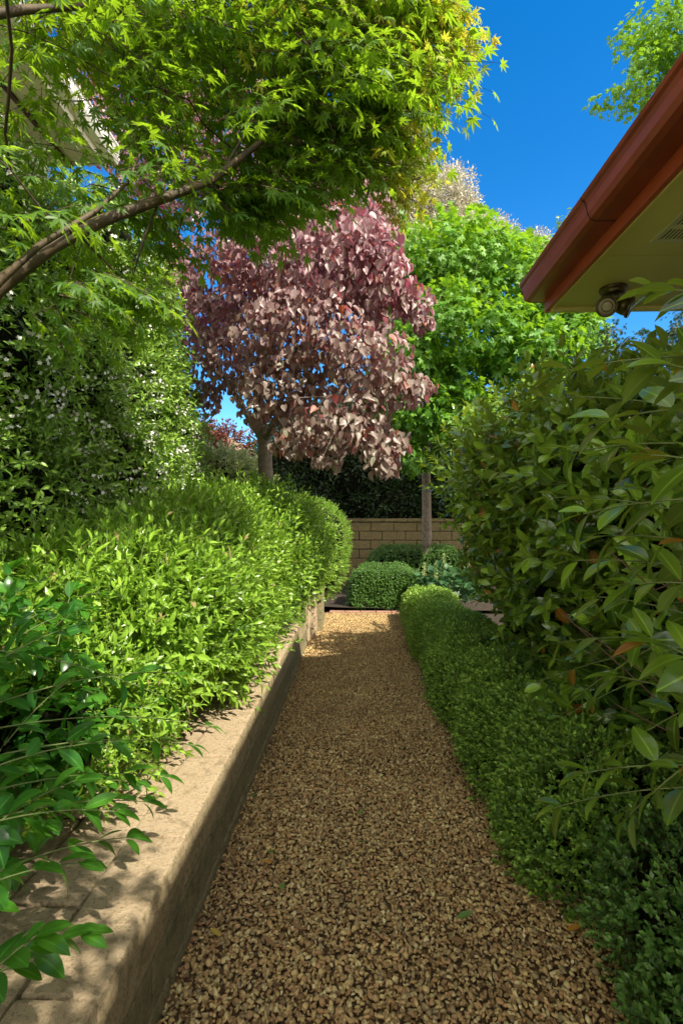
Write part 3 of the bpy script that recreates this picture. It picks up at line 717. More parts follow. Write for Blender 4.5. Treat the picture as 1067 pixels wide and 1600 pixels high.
def cluster(tm, n, rad, s=(.7, 1.1)):
    out = []
    for i in range(n):
        d = nrm(rng.normal(size=3)*[1, 1, .4]+np.array([0, .3, 0])); nn = np.array([0, 0, 1.])+rng.normal(0, .45, 3)
        out.append(move(tm, frames((d+np.array([0, 0, -.35]))[None], nn[None])[0], d*rad*rng.uniform(.3, 1), rng.uniform(*s), rng.uniform(.1, .7)))
    return join(out)
cl_nm = [cluster(NM, 5, 1.5) for _ in range(5)]
bl = []
for a in [(700, 420, 8.6, 1.2, 1.1, .7), (620, 430, 9.0, .8, .9, .6), (780, 440, 8.6, 1.0, 1.0, .7), (860, 500, 8.6, .7, .9, .6), (720, 520, 8.2, 1.2, 1.1, .6), (820, 560, 8.2, .8, .9, .5), (660, 560, 8.2, .8, .9, .5), (640, 640, 8.4, .7, .8, .5), (720, 650, 8.3, .9, .9, .5), (640, 710, 8.6, .6, .6, .25), (700, 390, 8.8, .5, .5, .35), (800, 400, 8.8, .5, .5, .3), (900, 560, 8.6, .5, .5, .4), (860, 440, 9, .6, .7, .4), (900, 520, 9, .5, .6, .4), (580, 400, 9, .5, .6, .4)]: B(*a)
gmb = W(665, 930, 9.4)*[1, 1, 0]; gmb = gmb+np.array([0, 0, 0.0])
crown_tree('green_maple', 'bright green maple with a grey trunk in front of the cream block wall', gmb, W(665, 690, 9.4), .088, bl, 5200, cl_nm, (.07, .11), L_gm, M_bark, 160, .55, (1.4, -.62), lambda P: .38*np.clip((P[:, 2]-3.9)/2.0, -1, 1), seed=43)  # sunlit top put into the colour: leaves yellower and brighter with height

# gum tree far behind
def tuft(n, L, wd, rad):
    out = []
    lt_ = leaf(1, wd, 2, .1, .15)
    for i in range(n):
        d = nrm(rng.normal(size=3)+np.array([0, .2, 0])); out.append(move(lt_, frames(d[None], rng.normal(size=3)[None])[0], d*rad*rng.uniform(0, 1), L*rng.uniform(.6, 1.2), rng.uniform(0, 1)))
    return join(out)
cl_eu = [tuft(24, .075, .45, .24) for _ in range(5)]
bl = []
for a in [(560, 260, 17, 1.2, 1.4, 1.0), (600, 300, 17, 1.6, 1.8, 1.5), (680, 320, 17, 1.2, 1.5, 1.0), (560, 380, 17, 1.8, 1.8, 1.5), (760, 380, 18, 1.0, 1.2, .7), (690, 400, 17, 1.6, 1.6, 1.2), (820, 395, 18, .8, 1, .5), (640, 450, 17, 2, 2, 1.5), (540, 300, 17, 1.3, 1.5, 1.3), (630, 270, 17, .9, 1, .8), (500, 400, 17.5, 2, 2, 2), (720, 350, 17.5, .8, 1, .7)]: B(*a)
crown_tree('gum_tree', 'tall grey leaved gum tree rising behind the green maple', W(640, 900, 17)*[1, 1, 0], W(640, 560, 17), .22, bl, 12000, cl_eu, (.9, 1.4), L_eu, M_bark, 220, .5, (.8, -.5), None, rtip=.012, seed=51, hang=.1)

# tree at the upper right, over the house roof
bl = []
for a in [(1040, 60, 9, .9, 1, .6), (980, 130, 9, .55, .7, .35), (1060, 130, 9.2, .7, .7, .5), (1080, 20, 9, .7, .8, .6), (940, 150, 9, .22, .3, .15), (1000, 95, 9, .4, .5, .3), (1150, 90, 9.4, 1.2, 1.2, .9), (1250, 200, 9.6, 1.3, 1.3, 1.2)]: B(*a)
crown_tree('tall_maple', 'leafy yellow green tree showing above the house roof at the upper right', W(1190, 900, 9.8)*[1, 1, 0], W(1190, 350, 9.8), .13, bl, 1900, cl_nm, (.055, .085), L_gm, M_bark, 90, .7, (1.8, -.35), lambda P: .15, seed=61)

# small trees beyond the right hand shrub
bl = []
for a in [(1000, 555, 7.5, .55, .6, .3), (1060, 560, 7.5, .5, .6, .35), (940, 560, 7.8, .3, .4, .25), (1100, 500, 7.5, .5, .6, .5), (1060, 520, 7.6, .3, .3, .15), (950, 520, 7.8, .2, .3, .12)]: B(*a)
crown_tree('lacy_maple', 'fine leaved dark green tree between the soffit and the right hand shrub', W(1040, 900, 7.6)*[1, 1, 0], W(1040, 640, 7.6), .05, bl, 750, [cluster(JM, 5, 1.5) for _ in range(4)], (.04, .055), L_dk, M_rtwig, 60, .8, (2.5, -.35), seed=71)
bl = []
for a in [(965, 605, 10, .45, .5, .22), (1010, 615, 10, .4, .4, .25), (930, 625, 10, .3, .3, .2)]: B(*a)
crown_tree('red_maple', 'small red leaved maple glimpsed above the right hand shrub', W(970, 900, 10)*[1, 1, 0], W(970, 700, 10), .05, bl, 420, [cluster(JM, 5, 1.5) for _ in range(3)], (.055, .075), L_red, M_rtwig, 50, .8, (2.5, -.4), seed=73)
bl = []
for a in [(885, 345, 12, .16, .2, .14), (880, 420, 12, .2, .3, .5)]: B(*a)
crown_tree('slender_tree', 'slender tree whose leafy tip shows beside the red gutter', W(884, 880, 12)*[1, 1, 0], W(884, 480, 12), .05, bl, 70, [cluster(NMs, 6, 1.5)], (.07, .09), L_box, M_twig, 12, .9, seed=75)

# dark shrubs behind the block wall
cl_dk = [tuft(14, .12, .4, .2) for _ in range(4)]
for nm, lb, lst, n, sd in (('background_shrub', 'dark evergreen shrub behind the block wall, left of the grey trunk', [(560, 740, 11.8, 1.1, .6, 1.0), (500, 700, 12, 1.2, .7, 1.3), (600, 660, 12.2, 1.1, .7, 1.2), (440, 740, 12, 1.0, .7, 1.0), (640, 720, 12.1, .9, .6, 1.2), (480, 800, 11.6, 1, .5, .8), (600, 800, 11.6, 1, .5, .8)], 3000, 81),
                       ('background_shrub', 'dark evergreen shrub behind the block wall, right of the grey trunk', [(720, 740, 11.8, 1.2, .6, .9), (690, 660, 12.2, 1.2, .7, 1.2), (820, 700, 12, 1.3, .7, 1.4), (950, 740, 12, 1.3, .7, 1.2), (700, 800, 11.6, 1, .5, .8), (820, 800, 11.6, 1, .5, .8)], 2600, 82)):
    bl = []
    for a in lst: B(*a)
    t = thing(nm, lb, 'shrub', (bl[0][0], bl[0][1], 0), 'dark shrubs behind the block wall')
    P, N = blobs_sample(bl, n, .4, .15, sd, 1.2)
    tmesh('foliage', inst(cl_dk, P, face_out(P, N), rng.uniform(.8, 1.2, len(P))), [L_dk, M_twig], t)
    blob_core('shade_core', bl, M_core, t, .78)
    for b in bl: tubes_obj('stem', [(np.array([(b[0], b[1], -.03), (b[0], b[1], b[2])]), .05, .03)], M_bark, t)
# a line of distant trees closes the horizon
for i, (px, D, rr) in enumerate([(-250, 40, 6), (60, 46, 3.0), (420, 44, 4.0), (1000, 30, 3.2), (1300, 34, 5), (780, 40, 4)]):
    c = W(px, 800, D); bl = [(c[0], c[1], 2.6, rr*1.2, rr, 2.8), (c[0]+rr*.7, c[1]+1, 2.2, rr, rr, 2.2)]
    lb = ['far tree at the extreme left behind the cream house', 'far tree behind the brown tiled roof', 'far tree directly behind the redbud trunk', 'far tree behind the small red maple', 'far tree behind the right hand house', 'far tree behind the green maple'][i]
    t = thing('distant_tree', lb, 'tree', (c[0], c[1], 0), 'distant trees closing the horizon')
    P, N = blobs_sample(bl, 700, .4, .15, 90+i, .5)
    tmesh('crown', inst(cl_dk, P, face_out(P, N), 3.5), [L_dk, M_twig], t); blob_core('shade_core', bl, M_core, t, .8)
    tubes_obj('trunk', [(np.array([(c[0], c[1], -.03), (c[0], c[1], 2.5)]), .25, .15)], M_bark, t)

# ------------------------------------------------------------------ star jasmine climber on the left
lj = [leaf(.055, .022, 3, .25, .25), leaf(.048, .02, 3, .3, .1), leaf(.06, .022, 3, .2, .35)]
sp_ja = [sprig('decussate', .17, 5, lj, spread=62, size=(1, .8), stem=.0014) for _ in range(6)]
ja = thing('star_jasmine', 'tall climber with small glossy leaves and white star flowers covering the left side', 'climber', (-2.2, 3.5, .35))
bl = []
for y in np.arange(.9, 6.1, .65):
    for z in (.9, 1.7, 2.5, 3.2):
        if z > 3 and y < 1.5: continue
        bl.append((-2.22+rng.uniform(-.05, .07)-(.12 if z > 3 else 0)-(.12 if y > 4.9 and z > 2 else 0), y, z+rng.uniform(-.15, .15), .52, .55, .62))
bl += [(-2.2, 4.2, 3.7, .4, .6, .4), (-2.3, 5.1, 3.7, .4, .5, .35), (-2.15, 5.9, 1.5, .42, .4, .6), (-2.25, 5.9, 2.5, .4, .4, .6), (-2.35, 5.7, 3.2, .32, .35, .4)]
P, N = blobs_sample(bl, 18500, .3, .12, 101, 2.2)
ok = (P[:, 0] > -2.35) | (rng.random(len(P)) < .1); P, N = P[ok], N[ok]
print('jasmine', len(P))
tmesh('foliage', inst(sp_ja, P, face_out(P, N, .1, .55), rng.uniform(.75, 1.25, len(P)), rng.normal(0, .15, len(P))), [L_jas, M_gtwig], ja)
blob_core('shade_core', bl, M_core, ja, .72)
pet = leaf(.013, .009, 2, 0, -.1, .7)
flower = join([move(pet, rot('Z', k*2*math.pi/5), (0, 0, 0)) for k in range(5)])
fl_cl = [join([move(flower, frames(nrm(rng.normal(size=3))[None], np.array([[rng.normal(0, .5), rng.normal(0, .5), 1]]))[0], rng.normal(0, .028, 3)*[1, 1, .5]) for _ in range(6)]) for _ in range(4)]
Pf, Nf = blobs_sample(bl, 3800, .1, .12, 101, 2.2)
kk = (Pf[:, 0] > -2.15) & (vn(Pf, 1.6, 5) > -.15) & (Pf[:, 1] > 2.0); Pf, Nf = Pf[kk]+Nf[kk]*.07, Nf[kk]
M_fl, nt, b_, o_ = mat('white_petal'); b_.inputs['Base Color'].default_value = (.8, .8, .72, 1); b_.inputs['Roughness'].default_value = .6
tag(tmesh('blossom', inst(fl_cl, Pf, frames(rng.normal(size=Pf.shape), nrm(Nf+rng.normal(0, .3, Pf.shape)+[0, 0, .3])), rng.uniform(.8, 1.3, len(Pf))), [M_fl], ja), 'white star flowers', kind='stuff')

# ------------------------------------------------------------------ shrubs of the raised bed
lb_ = [leaf(.052, .021, 4, .25, .2), leaf(.045, .019, 4, .3, .1), leaf(.058, .02, 4, .2, .35)]
sp_b = [sprig('decussate', .16, 6, lb_, spread=60, size=(1, .75), stem=.0016, age0=.1, age1=.95) for _ in range(8)]
sp_s = [sprig('decussate', .12, 6, [leaf(.028, .014, 3, .25, .2), leaf(.024, .013, 3, .2, .1)], spread=60, size=(1, .7), stem=.0012) for _ in range(6)]
def bed_fn(y):
    y = np.asarray(y, float)
    rx = np.interp(y, [1, 1.5, 2, 3, 4, 5, 6], [-1.2, -1.03, -.93, -.85, -.77, -.67, -.5])   # right face
    lx = np.interp(y, [1, 3, 6], [-1.85, -1.9, -1.9])
    top = np.interp(y, [1, 2, 3, 4, 5, 5.7, 6.2], [.80, 1.0, 1.18, 1.36, 1.5, 1.56, 1.5])
    z0 = np.interp(y, [1, 2, 3, 4, 6], [.6, .66, .74, .84, .9])
    return (rx+lx)/2, (rx-lx)/2, z0, top-z0
bd = thing('bed_hedge', 'sunlit loose hedge of small pointed leaves spilling over the low stone wall', 'hedge', (-1.2, 4, .35))
P, N = swept(2.35, 6.2, bed_fn, 12000, 2.3, .28, .22, 1.7, 7, (-.5, 2.6), .3)
ok = vn(P, 3.0, 33) < .30; P, N = P[ok], N[ok]
Pw, Nw = swept(2.2, 6.1, bed_fn, 520, 2.3, .05, .17, 2.0, 7, (-.2, 2.2), .3); P = np.vstack([P, Pw+Nw*.05+[0, 0, .04]]); N = np.vstack([N, Nw+[0, 0, .6]])
sp_b += [sprig('decussate', .24, 7, lb_, spread=50, size=(.9, .55), stem=.0016, age0=.3, age1=1.0, jit=.4) for _ in range(3)]
tmesh('foliage', inst(sp_b, P, face_out(P, N, .45, .6), rng.uniform(.85, 1.75, len(P)), rng.normal(.05, .15, len(P))), [L_bed, M_gtwig], bd)
swept_core('shade_core', 2.4, 6.15, bed_fn, M_core, bd, .74, 2.3)
b3 = thing('bed_shrub', 'fine leaved shrub on the near side of the sunlit hedge in the raised bed', 'shrub', (-1.3, 2, .35))
P, N = swept(1.55, 2.6, bed_fn, 2600, 2.3, .25, .2, 3, 17, (-.5, 2.7), .25)
ok = vn(P, 4, 34) < .4; P, N = P[ok], N[ok]
tmesh('foliage', inst(sp_s+sp_b[:2], P, face_out(P, N, .5, .45), rng.uniform(.8, 1.3, len(P)), rng.normal(0, .15, len(P))), [L_bed, M_gtwig], b3)
swept_core('shade_core', 1.6, 2.55, bed_fn, M_core, b3, .74, 2.3)
# clipped ball beyond, small leaves
bb = thing('clipped_shrub', 'rounded clipped shrub of tiny leaves at the far right end of the sunlit hedge', 'shrub', (-.75, 6.9, .3))
c = W(498, 830, 7.0); bl = [(c[0]-.02, c[1], 1.12, .42, .45, .50), (c[0]+.0, c[1]+.1, .8, .36, .4, .5), (c[0]-.35, c[1], 1.2, .45, .45, .5)]
P, N = blobs_sample(bl, 4200, .15, .05, 111, 3)
sp_t = [sprig('decussate', .07, 5, [leaf(.02, .010, 2, .2, .1)], spread=60, size=(1, .8), stem=0) for _ in range(5)]
tmesh('foliage', inst(sp_t, P, face_out(P, N, .3, .35), rng.uniform(.9, 1.3, len(P))), [L_bed, M_gtwig], bb); blob_core('shade_core', bl, M_core, bb, .85)
# variegated shrub behind the hedge
vs = thing('variegated_shrub', 'pale variegated shrub between the climber and the redbud trunk', 'shrub', tuple(W(330, 900, 6.6)*[1, 1, 0]+np.array([0, 0, .3])))
bl = []
for a in [(340, 745, 6.6, .45, .5, .32), (290, 740, 6.6, .4, .5, .3), (385, 755, 6.7, .28, .4, .3), (320, 800, 6.4, .5, .5, .4)]: B(*a)
P, N = blobs_sample(bl, 2200, .3, .12, 121, 2.5)
tmesh('foliage', inst([sprig('decussate', .14, 5, [leaf(.04, .024, 3, .15, .1)], spread=65, stem=.0014) for _ in range(5)], P, face_out(P, N, .3, .5), rng.uniform(.8, 1.2, len(P))), [L_var, M_gtwig], vs); blob_core('shade_core', bl, M_core, vs, .7)
# red shrub in the gap
rs = thing('red_shrub', 'russet leaved shrub under the small sky gap beside the climber', 'shrub', tuple(W(300, 900, 8)*[1, 1, 0]))
bl = []
for a in [(290, 700, 8, .35, .4, .3), (320, 690, 8.2, .3, .3, .22), (350, 700, 8.2, .4, .3, .3)]: B(*a)
P, N = blobs_sample(bl, 500, .6, .15, 131, 2.5)
tmesh('foliage', inst([sprig('decussate', .16, 5, [leaf(.06, .028, 2, .15, .1)], spread=65, stem=.0014) for _ in range(3)], P, face_out(P, N, .3, .5), rng.uniform(.8, 1.2, len(P))), [leaf_mat('russet_leaf', (.08, .03, .02), (.22, .07, .04), .5, .25, rib=0), M_rtwig], rs)
tubes_obj('stems', [(np.array([W(320, 900, 8)*[1, 1, 0], W(320, 760, 8.05), W(rng.uniform(280, 350), 690, 8.1)]), .012, .004) for _ in range(8)], M_rtwig, rs)

# near glossy leaved shrub, lower left, sparse shoots over the wall
def shoots(starts, dirs, lens, npairs, lt, size, stem, droop=.5, spread=60, jit=.25, age=(.1, .9), lit=0, roll=None):
    out, st = [], []
    for p, d, L in zip(starts, dirs, lens):
        p = np.array(p, float); d = nrm(np.array(d, float)); t = np.linspace(0, 1, 9)
        pts = p+d*L*t[:, None]+np.array([0, 0, -1.])*droop*L*(t**2)[:, None]; tan = nrm(np.gradient(pts, axis=0))
        st.append(tube(pts, stem, stem*.45, 5, 1)); n = npairs
        for i in range(n):
            f = (i+.8)/n; q = f*8; j = min(int(q), 7); pp = pts[j]+(pts[j+1]-pts[j])*(q-j); tg_ = tan[j]
            for sd in (-1, 1):
                side = nrm(np.cross(tg_, [0, 0, 1.])); upv = np.cross(side, tg_)
                base = (i % 2)*math.pi/2*.8+rng.normal(0, jit)
                a = R(spread)*(1-.4*f)+rng.normal(0, .15)
                rad = side*math.cos(base)*sd+upv*math.sin(base)*sd
                dd = tg_*math.cos(a)+rad*math.sin(a)+np.array([0, 0, -.12]); nn = upv*1.0+tg_*.2+rng.normal(0, .3, 3)
                s = (size[0]+(size[1]-size[0])*f)*rng.uniform(.75, 1.15)
                q_ = pp+dd*.006; out.append(move(lt[rng.integers(len(lt))], frames(dd[None], nn[None])[0], q_, s, age[0]+(age[1]-age[0])*f))
        out.append(move(lt[0], frames(tan[-1][None], np.array([[0, 0, 1.]]))[0], pts[-1], size[1], age[1]))
    return join(out+st)
bigl = [leaf(1, .50, 7, .2, .3, 1.0, .72), leaf(1, .44, 7, .28, .15, 1.05, .8), leaf(1, .54, 7, .18, .4, .95, .8)]
ns = thing('glossy_shrub', 'near shrub with large glossy dark leaves at the lower left', 'shrub', (-1.3, 1.1, .35))
S, Dd, Ln = [], [], []
for i in range(300):
    y = rng.uniform(.75, 1.9); x = rng.uniform(-1.75, -1.0); z = rng.uniform(.5, 1.12)
    S.append((x, y, z)); Dd.append((rng.normal(.35, .45), rng.normal(.1, .45), rng.uniform(.1, .9))); Ln.append(rng.uniform(.15, .34))
# hand placed shoots that reach over the coping
for a, b_e in [((-40, 1290, 1.15), (230, 1270, 1.3)), ((-40, 1190, 1.2), (300, 1160, 1.5)), ((-60, 1560, .95), (150, 1490, 1.05)), ((-60, 1120, 1.2), (290, 1040, 1.5)), ((-60, 1220, 1.1), (190, 1180, 1.3)), ((-90, 1010, 1.3), (240, 1080, 1.6)), ((-40, 1380, 1.1), (210, 1330, 1.25)), ((-60, 1400, 1.0), (120, 1400, 1.1)), ((-60, 1250, 1.2), (260, 1215, 1.4)), ((-60, 1150, 1.3), (330, 1115, 1.65)), ((-60, 1300, 1.05), (180, 1300, 1.15)), ((-30, 1540, .9), (90, 1500, .95)), ((-60, 1330, 1.05), (150, 1230, 1.2)), ((-40, 1060, 1.3), (150, 980, 1.5))]:
    p, q = W(*a), W(*b_e); S.append(p); Dd.append(q-p+np.array([0, 0, .12])); Ln.append(np.linalg.norm(q-p))
tmesh('foliage', shoots(S, Dd, Ln, 5, bigl, (.085, .06), .0024, .25), [L_near, M_gtwig], ns, True)
tubes_obj('stems', [(np.array([(-1.35+rng.normal(0, .1), 1.2+rng.normal(0, .2), .33), np.array(S[i])]), .008, .003) for i in range(0, 300, 10)], M_twig, ns)

# ------------------------------------------------------------------ box hedge on the right
lbx = [leaf(.021, .013, 2, .15, .15), leaf(.018, .011, 2, .2, .1)]
sp_x = [sprig('decussate', .055, 5, lbx, spread=62, size=(1, .8), stem=.0008, age0=.0, age1=.9) for _ in range(8)]
def box_fn(y):
    y = np.asarray(y, float)
    lx = np.interp(y, [1.3, 2, 3, 4, 5, 7.3], [.80, .69, .64, .61, .60, .60]); rx = lx+np.interp(y, [1.5, 3, 7], [.7, .7, .6])
    h = np.interp(y, [1.3, 2, 3, 4.5, 7.3], [.54, .58, .56, .50, .44])
    return (lx+rx)/2, (rx-lx)/2, 0*y-.02, h
bh = thing('box_hedge', 'low bright green box hedge along the right edge of the gravel path', 'hedge', (.95, 4.5, 0))
P, N = swept(1.9, 7.35, box_fn, 22000, 3.2, .16, .10, 2.6, 27, (.9, math.pi), .2)
tmesh('foliage', inst(sp_x, P, face_out(P, N, .45, .45), rng.uniform(.85, 1.45, len(P)), rng.normal(0, .12, len(P))+np.clip((P[:, 1]-4.2)*.13, -.3, .3)), [L_box, M_twig], bh)  # leaf tone runs from darker near to yellower green far
swept_core('shade_core', 1.95, 7.3, box_fn, M_core, bh, .8, 3.0)
nb_ = thing('box_bush', 'near box bush in deep shade at the lower right corner', 'shrub', (1.2, 1.55, 0))
bl = [(1.08, 1.6, .22, .32, .30, .32), (1.2, 1.35, .28, .35, .3, .34), (.98, 1.32, .08, .26, .25, .22), (1.5, 1.75, .35, .35, .35, .38)]
P, N = blobs_sample(bl, 4600, .3, .14, 141, 4); ok = P[:, 2] > 0; P, N = P[ok], N[ok]
tmesh('foliage', inst(sp_x, P, face_out(P, N, .4, .5), rng.uniform(.95, 1.5, len(P))), [L_boxd, M_twig], nb_); blob_core('shade_core', bl, M_core, nb_, .72)

# clipped box at the end of the path
def box_mass(name, label, px, D, wx, wy, h, n, lm, jag=.05, group=None, seed=5):
    c = W(px, 800, D); t = thing(name, label, 'shrub', (c[0], c[1], 0), group)
    fn = lambda y: (c[0]+0*np.asarray(y, float), wx/2+0*np.asarray(y, float), -.02+0*np.asarray(y, float), h+0*np.asarray(y, float))
    P, N = swept(c[1]-wy/2, c[1]+wy/2, fn, n, 3.2, .1, jag, 3.5, seed, (0, math.pi), .12)
    # front face
    m = n//2; Pq = np.stack([c[0]+rng.uniform(-.46, .46, m)*wx, np.full(m, c[1]-wy/2)+rng.uniform(.0, .05, m), rng.uniform(.02, .95, m)*h], 1); Nq = np.tile([0, -1., .15], (m, 1))
    Pq[:, 1] += .03*vn(Pq, 4, 2)
    P, N = np.vstack([P, Pq]), np.vstack([N, Nq])
    tmesh('foliage', inst(sp_x, P, face_out(P, N, .35, .4), rng.uniform(.9, 1.35, len(P))), [lm, M_twig], t)
    swept_core('shade_core', c[1]-wy/2+.03, c[1]+wy/2, fn, M_core, t, .88, 3, ends=.1)
box_mass('box_bush', 'clipped glossy box bush on the bricks at the end of the path', 600, 8.25, 1.08, .9, .62, 5200, L_boxd)
box_mass('box_bush', 'wide dark clipped bush behind the glossy one, in front of the block wall', 650, 9.6, 1.9, .8, .86, 4200, L_boxd, seed=15)

# broad leaved plant with a pale flower spike
hy = thing('spike_plant', 'broad leaved plant with pale green flower spikes beyond the box hedge', 'plant', tuple(W(690, 900, 7.6)*[1, 1, 0]))
bl = []
for a in [(690, 905, 7.5, .32, .25, .16), (720, 915, 7.4, .3, .25, .16), (660, 915, 7.6, .2, .2, .1)]: B(*a)
P, N = blobs_sample(bl, 260, .5, .1, 151, 3); ho = []
tmesh('leaves', inst([leaf(1, .75, 5, .12, .3, .8, .6)], P, face_out(P, N, .0, .5), rng.uniform(.09, .15, len(P))), [L_hyd, M_gtwig], hy)
tubes_obj('stems', [(np.array([(*P[i][:2]*.3+np.array(W(690, 900, 7.6)[:2])*.7, 0), P[i]]), .006, .004) for i in range(0, 60, 3)], M_gtwig, hy)
for px, top, bot, rr in ((692, 865, 905, .05), (703, 885, 908, .04), (662, 880, 900, .03), (680, 880, 905, .035)):
    a, b_ = W(px, bot, 7.5), W(px+1, top, 7.5); n = 130; f = rng.random(n); P = a+(b_-a)*f[:, None]; dd = nrm(rng.normal(size=(n, 3))*[1, 1, .3]); P = P+dd*rr*(1.1-f)[:, None]*rng.random((n, 1))
    tmesh('flower_spike', join([inst([leaf(.022, .014, 2, .2, .1, age=.9)], P, frames(dd+[0, 0, .5], rng.normal(size=(n, 3))), 1.0), tube([a, b_], .004, .002, 4, 0)]), [L_var, M_gtwig], hy)

# ------------------------------------------------------------------ tall glossy shrub on the right
cs = thing('tall_shrub', 'tall glossy shrub with yellow green tips crowding the right of the path', 'shrub', (1.5, 2.8, 0))
ls = [leaf(1, .52, 5, .22, .22, 1.0, .7), leaf(1, .47, 5, .27, .35, 1.05, .75), leaf(1, .55, 5, .2, .1, .95, .85)]
lsb = [move(l, None, (0, 0, 0), .088) for l in ls]
sp_c = [sprig('decussate', .22, 4, lsb, spread=58, size=(1, .75), stem=.0022, age0=.0, age1=.95, jit=.3) for _ in range(8)]
bl = []
for b in [(1.6, 4.6, 1.75, .76, .6, .75), (1.58, 4.1, 1.15, .60, .7, .55), (1.5, 3.6, 1.72, .68, .6, .6), (1.45, 3.2, 1.1, .58, .6, .55), (1.55, 2.8, 1.6, .64, .6, .5), (1.55, 2.4, 1.05, .56, .6, .55), (1.75, 2.1, 1.5, .6, .55, .42), (1.8, 1.6, 1.25, .6, .5, .45), (1.9, 5.0, 1.7, .8, .5, .7), (1.48, 4.5, 1.35, .52, .5, .5)]: bl.append(b)
P, N = blobs_sample(bl, 4700, .4, .17, 161, 2.0, hole=(2.6, -.36))
ok = (P[:, 2] > .45+.45*vn(P, 3, 6)-.3*(P[:, 0] > 1.4)) & ((P[:, 0] < 1.8) | (rng.random(len(P)) < .5)); P, N = P[ok], N[ok]
print('shrub', len(P))
fo = inst(sp_c, P, face_out(P, N, .35, .5), rng.uniform(.75, 1.25, len(P))*(1+.16*np.clip((3.4-P[:, 1])/1.2, -.6, 1.2)), rng.normal(0, .15, len(P))+.25*np.clip(P[:, 2]-1.6, -1, 1)+.3*np.clip(P[:, 1]-3.7, 0, 1))  # far-end leaves coloured yellower, standing for the sunlight on them
blob_core('shade_core', bl+[(1.62, y, .45, .42, .5, .55) for y in (1.6, 2.4, 3.2, 4.0, 4.8)], M_core, cs, .66)  # low cores added to darken the hollow under the shrub
S, Dd, Ln = [], [], []
for a, b_e in [((1160, 700, 1.15), (900, 730, 1.25)), ((1150, 640, 1.0), (960, 700, 1.1)), ((1150, 560, 1.1), (880, 600, 1.35)), ((1160, 780, 1.0), (930, 840, 1.1)), ((1130, 900, 1.2), (900, 900, 1.4)), ((1130, 980, 1.2), (930, 960, 1.35)),
               ((1130, 1110, 1.2), (960, 1090, 1.3)), ((1130, 1200, 1.2), (940, 1240, 1.3)), ((1130, 1230, 1.25), (900, 1280, 1.4)), ((1150, 470, 1.1), (1010, 495, 1.2)), ((1140, 820, 1.3), (860, 780, 1.7)), ((1120, 650, 1.5), (840, 620, 1.9)), ((1150, 1010, 1.4), (880, 1010, 1.8)), ((1050, 640, 1.6), (1035, 530, 1.6)), ((1150, 600, .9), (1010, 620, 1.0)), ((1160, 740, .85), (1010, 770, .95)), ((1140, 860, 1.0), (960, 880, 1.15)), ((1080, 700, 1.3), (1090, 470, 1.3)), ((1130, 1060, 1.0), (1000, 1040, 1.1)), ((1140, 1080, 1.3), (1010, 1180, 1.45)), ((1140, 1150, 1.1), (1030, 1280, 1.2)), ((1130, 960, 1.5), (940, 1080, 1.7)), ((1120, 1020, 1.6), (900, 1120, 1.9)), ((1140, 920, 1.1), (1000, 960, 1.2)), ((1130, 1000, 1.8), (850, 1060, 2.2))]:
    p, q = W(*a), W(*b_e); S.append(p); Dd.append(q-p+np.array([0, 0, .1])); Ln.append(np.linalg.norm(q-p)*1.05)
tmesh('foliage', join([fo, shoots(S, Dd, Ln, 4, bigl, (.105, .08), .0028, .18, age=(.1, .8))]), [L_cam, M_gtwig], cs, True)
sg = []
for i in range(16):
    b = bl[i % len(bl)]; x = 1.75+rng.normal(0, .12); y = rng.uniform(1.6, 4.8)
    sg.append((np.array([(x, y, -.02), (x+rng.normal(0, .08), y+rng.normal(0, .08), .5), (x+rng.normal(0, .15), y+rng.normal(0, .15), 1.1), (x+rng.normal(0, .2), y+rng.normal(0, .2), 1.7)]), .02, .006))
for a, b_e in [((1120, 1120, 1.5), (905, 980, 1.8)), ((1120, 1180, 1.5), (880, 960, 1.9)), ((1100, 890, 1.4), (950, 860, 1.6)), ((1120, 1190, 1.5), (960, 1100, 1.7))]:
    p, q = W(*a), W(*b_e); m_ = (p+q)/2+rng.normal(0, .02, 3)-np.array([0, 0, .04]); sg.append((np.array([p, m_, q]), .0035, .002))
tubes_obj('stems', sg, M_twig, cs)

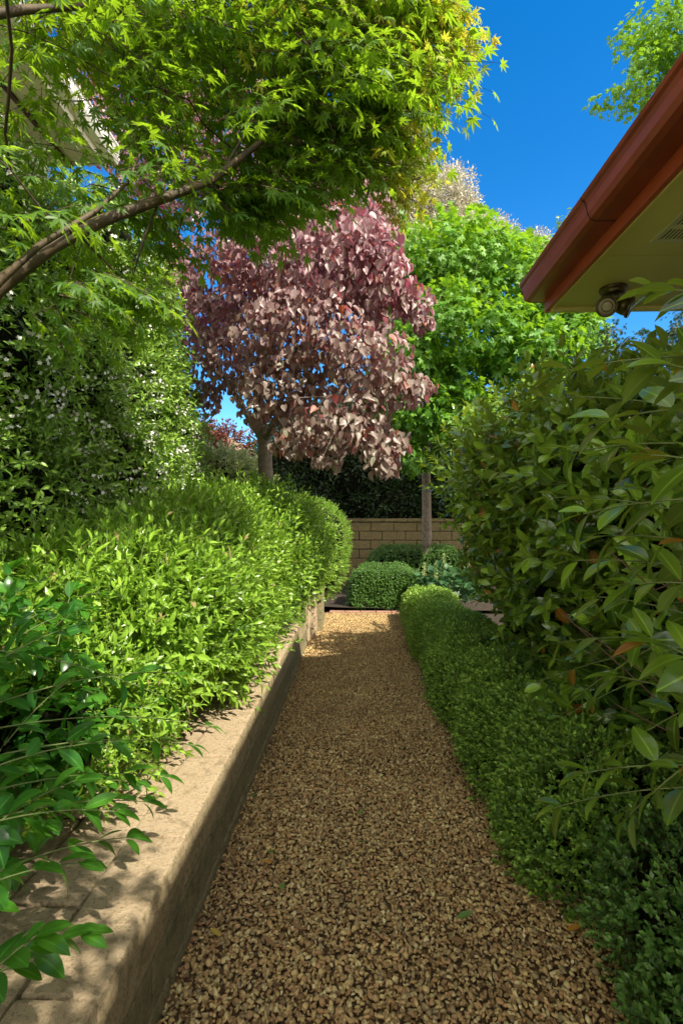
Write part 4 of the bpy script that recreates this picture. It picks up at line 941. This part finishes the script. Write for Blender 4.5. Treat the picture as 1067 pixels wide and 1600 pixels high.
# ------------------------------------------------------------------ fallen leaves on the gravel
fl_m = {'green': leaf_mat('fallen_green', (.10, .2, .04), (.16, .26, .05), .4, .2, vary=.1), 'yellow': leaf_mat('fallen_yellow', (.45, .32, .05), (.5, .36, .06), .5, .2, vary=.1), 'brown': leaf_mat('fallen_brown', (.22, .12, .05), (.28, .16, .07), .7, .1, vary=.1), 'orange': leaf_mat('fallen_orange', (.5, .22, .03), (.5, .24, .04), .5, .2, vary=.1)}
FL = [(418, 1332, 'green', .055, 'green fallen leaf beside the joint in the low wall'), (410, 1346, 'orange', .045, 'orange fallen leaf touching the green one near the low wall'), (398, 1242, 'green', .05, 'green fallen leaf close to the foot of the low wall'), (438, 1393, 'green', .045, 'curled green fallen leaf in the middle left of the gravel'),
      (558, 1275, 'green', .04, 'small green fallen leaf in the middle of the path'), (712, 1438, 'green', .07, 'large green and yellow fallen leaf near the right hedge'), (765, 1425, 'brown', .06, 'brown fallen leaf right of the large green one'), (884, 1456, 'orange', .06, 'rusty fallen leaf under the near box bush'), (430, 1480, 'brown', .05, 'brown fallen leaf at the lower left of the gravel'), (700, 1470, 'brown', .06, 'tan fallen leaf below the large green one'),
      (600, 1182, 'brown', .04, 'brown fallen leaf in the shade of the far middle path'), (345, 1465, 'yellow', .05, 'narrow yellow fallen leaf beside the wall footing'), (560, 1318, 'green', .035, 'tiny green fallen leaf below the middle one'), (475, 1455, 'brown', .05, 'greyish brown fallen leaf left of the path centre'), (850, 1415, 'brown', .05, 'dry brown fallen leaf at the edge of the box hedge')]
for px, py, c, s, lb in FL:
    D = 1.48*800/(py-800); p = W(px, py, D); a = rng.uniform(0, 6.3)
    t = move(leaf(1, .42, 5, .25, -.12+rng.normal(0, .15)), rot('Z', a)@rot('X', rng.normal(0, .12)), (0, 0, 0), s)
    o = tmesh('fallen_leaf', t, [fl_m[c]], None, True); o.location = (p[0], p[1], .026); tag(o, lb, 'leaf', 'fallen leaves on the gravel')
# crumbs of leaf litter along the edges
n = 1000; y = rng.uniform(1.3, 7.5, n); side = rng.random(n); x = np.where(side < .35, PX0+np.abs(rng.normal(0, .06, n))+.02, np.where(side < .85, .66+np.minimum(rng.normal(0, .07, n), .2), rng.uniform(PX0, .7, n)))
P = np.stack([x, y, np.full(n, .016)+rng.uniform(0, .008, n)], 1)
tag(tmesh('leaf_litter', inst([leaf(.03, .012, 2, .2, .2), leaf(.022, .012, 2, .2, -.3)], P, frames(rng.normal(size=P.shape)*[1, 1, .15], np.array([0, 0, 1.])+rng.normal(0, .3, P.shape)), rng.uniform(.6, 1.4, n)), [leaf_mat('litter', (.10, .05, .025), (.26, .15, .06), .8, .1, vary=.4, rib=0)]), 'brown leaf crumbs scattered along the path edges', 'leaf litter', kind='stuff')
